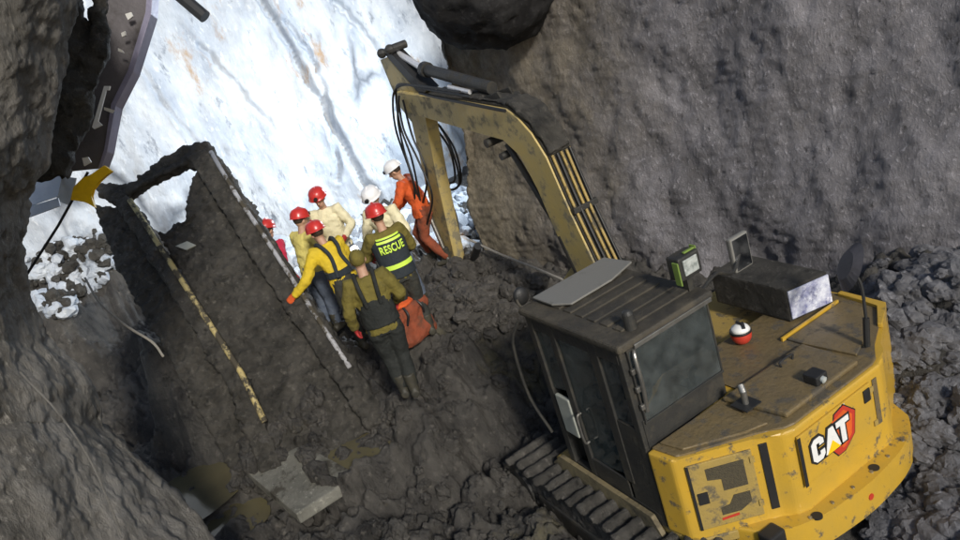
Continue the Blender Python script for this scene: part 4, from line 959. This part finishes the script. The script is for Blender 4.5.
for poly in ([(125, 14), (131, 12), (133, 16), (128, 20)], [(121, 33), (125, 31), (126, 35), (122, 37)], [(118, 48), (122, 50), (124, 53), (118, 51)],
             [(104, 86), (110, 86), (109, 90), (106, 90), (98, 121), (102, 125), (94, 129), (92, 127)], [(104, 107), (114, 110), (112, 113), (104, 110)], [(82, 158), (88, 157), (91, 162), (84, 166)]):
    slabpx('slot_light', poly, 7.54, 7.58, .02, 'white', sb, 0)  # white plates paint the light showing through the beam's holes
mc = thing('mud_caked_post', 'dark mud-caked forked post between the near bank and the steel beam', 'post')
bm = BM()
for P_, r in (([(66, -30), (68, 40), (66, 90), (60, 130), (55, 180)], [.13, .15, .19, .19, .13]), ([(104, -40), (99, 20), (88, 60), (72, 110)], [.06, .08, .12, .15])):
    tube(bm, bez([dep(a, b, 6.6) for a, b in P_]), [r[min(len(r)-1, int(i*len(r)/25))] for i in range(len(bez([dep(a, b, 6.6) for a, b in P_])))], 12)
robj('trunk', bm, .03, 'mudcake', mc, .09, 4, 1)
ys1 = slabpx('yellow_sheeting', [(104, 165), (112, 171), (104, 177), (98, 181), (92, 189), (90, 196), (95, 208), (84, 201), (70, 200), (73, 187), (83, 177), (92, 175)], 7.7, 7.8, .05, 'yplas')
tag(ys1, 'bright yellow torn sheeting caught under the hanging steel beam', 'sheeting')
cs = thing('metal_sheet', 'bent blue-grey metal sheet propped behind the near bank under the beam', 'sheet')
slabpx('sheet_panel', [(18, 196), (46, 172), (62, 176), (58, 196), (30, 206)], 8.6, 8.6, .02, 'sheet', cs, .002)
slabpx('sheet_panel', [(62, 176), (76, 178), (70, 206), (56, 200)], 8.6, 8.8, .02, 'sheet', cs, .002)
slabpx('sheet_panel', [(16, 210), (34, 205), (58, 198), (60, 206), (22, 220)], 8.5, 8.5, .02, 'sheet', cs, .002)
bm = BM(); tube(bm, [dep(88, 172, 8.1), dep(58, 226, 8.1), dep(22, 282, 8.0)], .014, 8); tag(obj('thin_rod', bm, 'rubber'), 'thin dark rod slanting across the bright gap at the left', 'rod')
bm = BM(); tube(bm, [dep(150, -30, 10.0), dep(205, 17, 10.0)], .085, 16); tag(obj('pipe_end', bm, 'blackl'), 'dark round pipe end poking in from the top edge left of the boom', 'pipe')
ovc = onplane(484, -28, np.array(onz(480, 272, .5))+np.array([-1.9, 0, 0]), np.array([1., 0, 0]))
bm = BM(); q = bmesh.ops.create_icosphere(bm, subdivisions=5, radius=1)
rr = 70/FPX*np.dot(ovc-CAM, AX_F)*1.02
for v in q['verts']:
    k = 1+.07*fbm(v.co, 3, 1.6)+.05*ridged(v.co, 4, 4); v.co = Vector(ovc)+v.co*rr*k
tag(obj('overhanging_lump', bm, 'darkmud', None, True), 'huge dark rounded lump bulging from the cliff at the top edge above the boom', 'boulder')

# slab, cables and sticks
sz = .80
zc = hit(300, 478, .13); sp_ = [onz(*q, zc[2]+.10+z_) for q, z_ in [((244, 470), .05), ((303, 444), .10), ((358, 474), .0), ((296, 514), -.06)]]
bm = BM(); prism(bm, sp_, (0, 0, -.14), .02, 2); tag(obj('concrete_slab', bm, 'slab'), 'flat grey concrete slab lying tilted in the mud beside the puddles', 'slab')
def cable(px, r, name, m_, label, cat, up=.03):
    pts_ = []
    for a, b, z in px:
        q_ = onz(a, b, z); pts_.append(q_)
    bm = BM(); tube(bm, bez(pts_, 40), r, 6); tag(obj(name, bm, m_), label, cat)
def dcable(px, r, name, m_, label, cat):
    bm = BM(); tube(bm, bez([dep(a, b, d_) for a, b, d_ in px], 40), r, 6); tag(obj(name, bm, m_), label, cat)
dcable([(85, 278, 8.9), (100, 303, 8.7), (125, 325, 8.5), (152, 342, 8.3), (163, 356, 8.1)], .014, 'loose_cable', 'rope', 'pale loose cable hanging down the dark slope left of the frame', 'cable')
dcable([(470, 240, 11.3), (500, 254, 11.0), (540, 270, 10.6), (575, 285, 10.3)], .018, 'thin_pole', 'rope', 'thin pale pole slanting behind the boom in front of the cliff', 'pole')
dcable([(20, 372, 4.9), (60, 415, 4.9), (90, 460, 4.9), (108, 500, 4.9), (122, 536, 4.9)], .006, 'root', 'bank', 'thin pale root running down the near bank', 'root')
fld(rubble('pale_rubble', 1500, disc(9.7, -.3, 2.0, 3.0), .04, .30, 'face', 2), 'pale rubble standing in for floodlit ground at the foot of the rock face behind the rescuers', 'rubble')  # pale stones added to put the floodlit brightness into the ground's colour
# a few bigger boulders one can point at
for (px, py, z, r, m_, lb) in [(445, 300, 1.65, .17, 'clod', 'rough boulder on the mound left of the stick foot'), (505, 318, 1.4, .16, 'clod', 'rough boulder on the mound between stick and cab'), (478, 322, 1.5, .13, 'clod', 'smaller boulder low on the mound near the cab'),
                           (905, 300, 1.3, .30, 'palec', 'big pale boulder topmost on the heap right of the excavator'), (935, 400, .8, .24, 'palec', 'pale boulder halfway down the heap right of the excavator'), (945, 330, 1.2, .22, 'palec', 'pale boulder near the right edge high on the heap'),
                           (265, 488, .6, .10, 'mudcake', 'dark stone at the edge of the left puddle beside the slab')]:
    q_ = hit(px, py); bm = BM(); clod(bm, (0, 0, 0), r, 5, px)
    for v in bm.verts: v.co *= 1+.09*ridged(v.co/r, 2.2, 4)
    o = obj('boulder', bm, m_, None); o.location = q_; tag(o, lb, 'boulder', 'boulders on the muddy heaps')

# ------------------------------------------------------------------ floodlight in the alcove behind the cliff corner
LP = Vector((8.9, -3.6, 3.8)); LT = Vector((11.6, 2.6, 3.6))
fl = thing('floodlight', 'tripod floodlight lighting the pale rock face from behind the cliff corner', 'floodlight', (LP.x, LP.y, gz(LP.x, LP.y)))
hz = LP.z-fl.location.z
bm = BM(); tube(bm, [(0, 0, .5), (0, 0, hz-.2)], .03, 10); obj('mast', bm, 'steel', fl)
for k in range(3):
    t = 2.1*k; bm = BM(); tube(bm, [(0, 0, .9), (.6*math.cos(t), .6*math.sin(t), -.05)], .022, 8); obj('leg', bm, 'steel', fl)
dirv = (LT-LP).normalized(); rq_ = dirv.to_track_quat('Z', 'Y').to_matrix().to_4x4()
bm = BM(); box(bm, (-.35, -.25, -.12), (.35, .25, .0), .02); bm.transform(Matrix.Translation((0, 0, hz)) @ rq_); lh = obj('lamp_head', bm, 'black', fl)
bm = BM(); box(bm, (-.32, -.22, .0), (.32, .22, .008)); bm.transform(Matrix.Translation((0, 0, hz)) @ rq_); sub(obj('lamp_glass', bm, 'led', fl), lh)
al = bpy.data.lights.new('floodlight_beam', 'AREA'); al.shape = 'RECTANGLE'; al.size = .6; al.size_y = .4; al.energy = LAMP_W; al.color = (.80, .90, 1.0); al.spread = R_(165)
ao = bpy.data.objects.new('floodlight_beam', al); COL.objects.link(ao); ao.location = LP+dirv*.03; ao.rotation_euler = (-dirv).to_track_quat('Z', 'Y').to_euler()
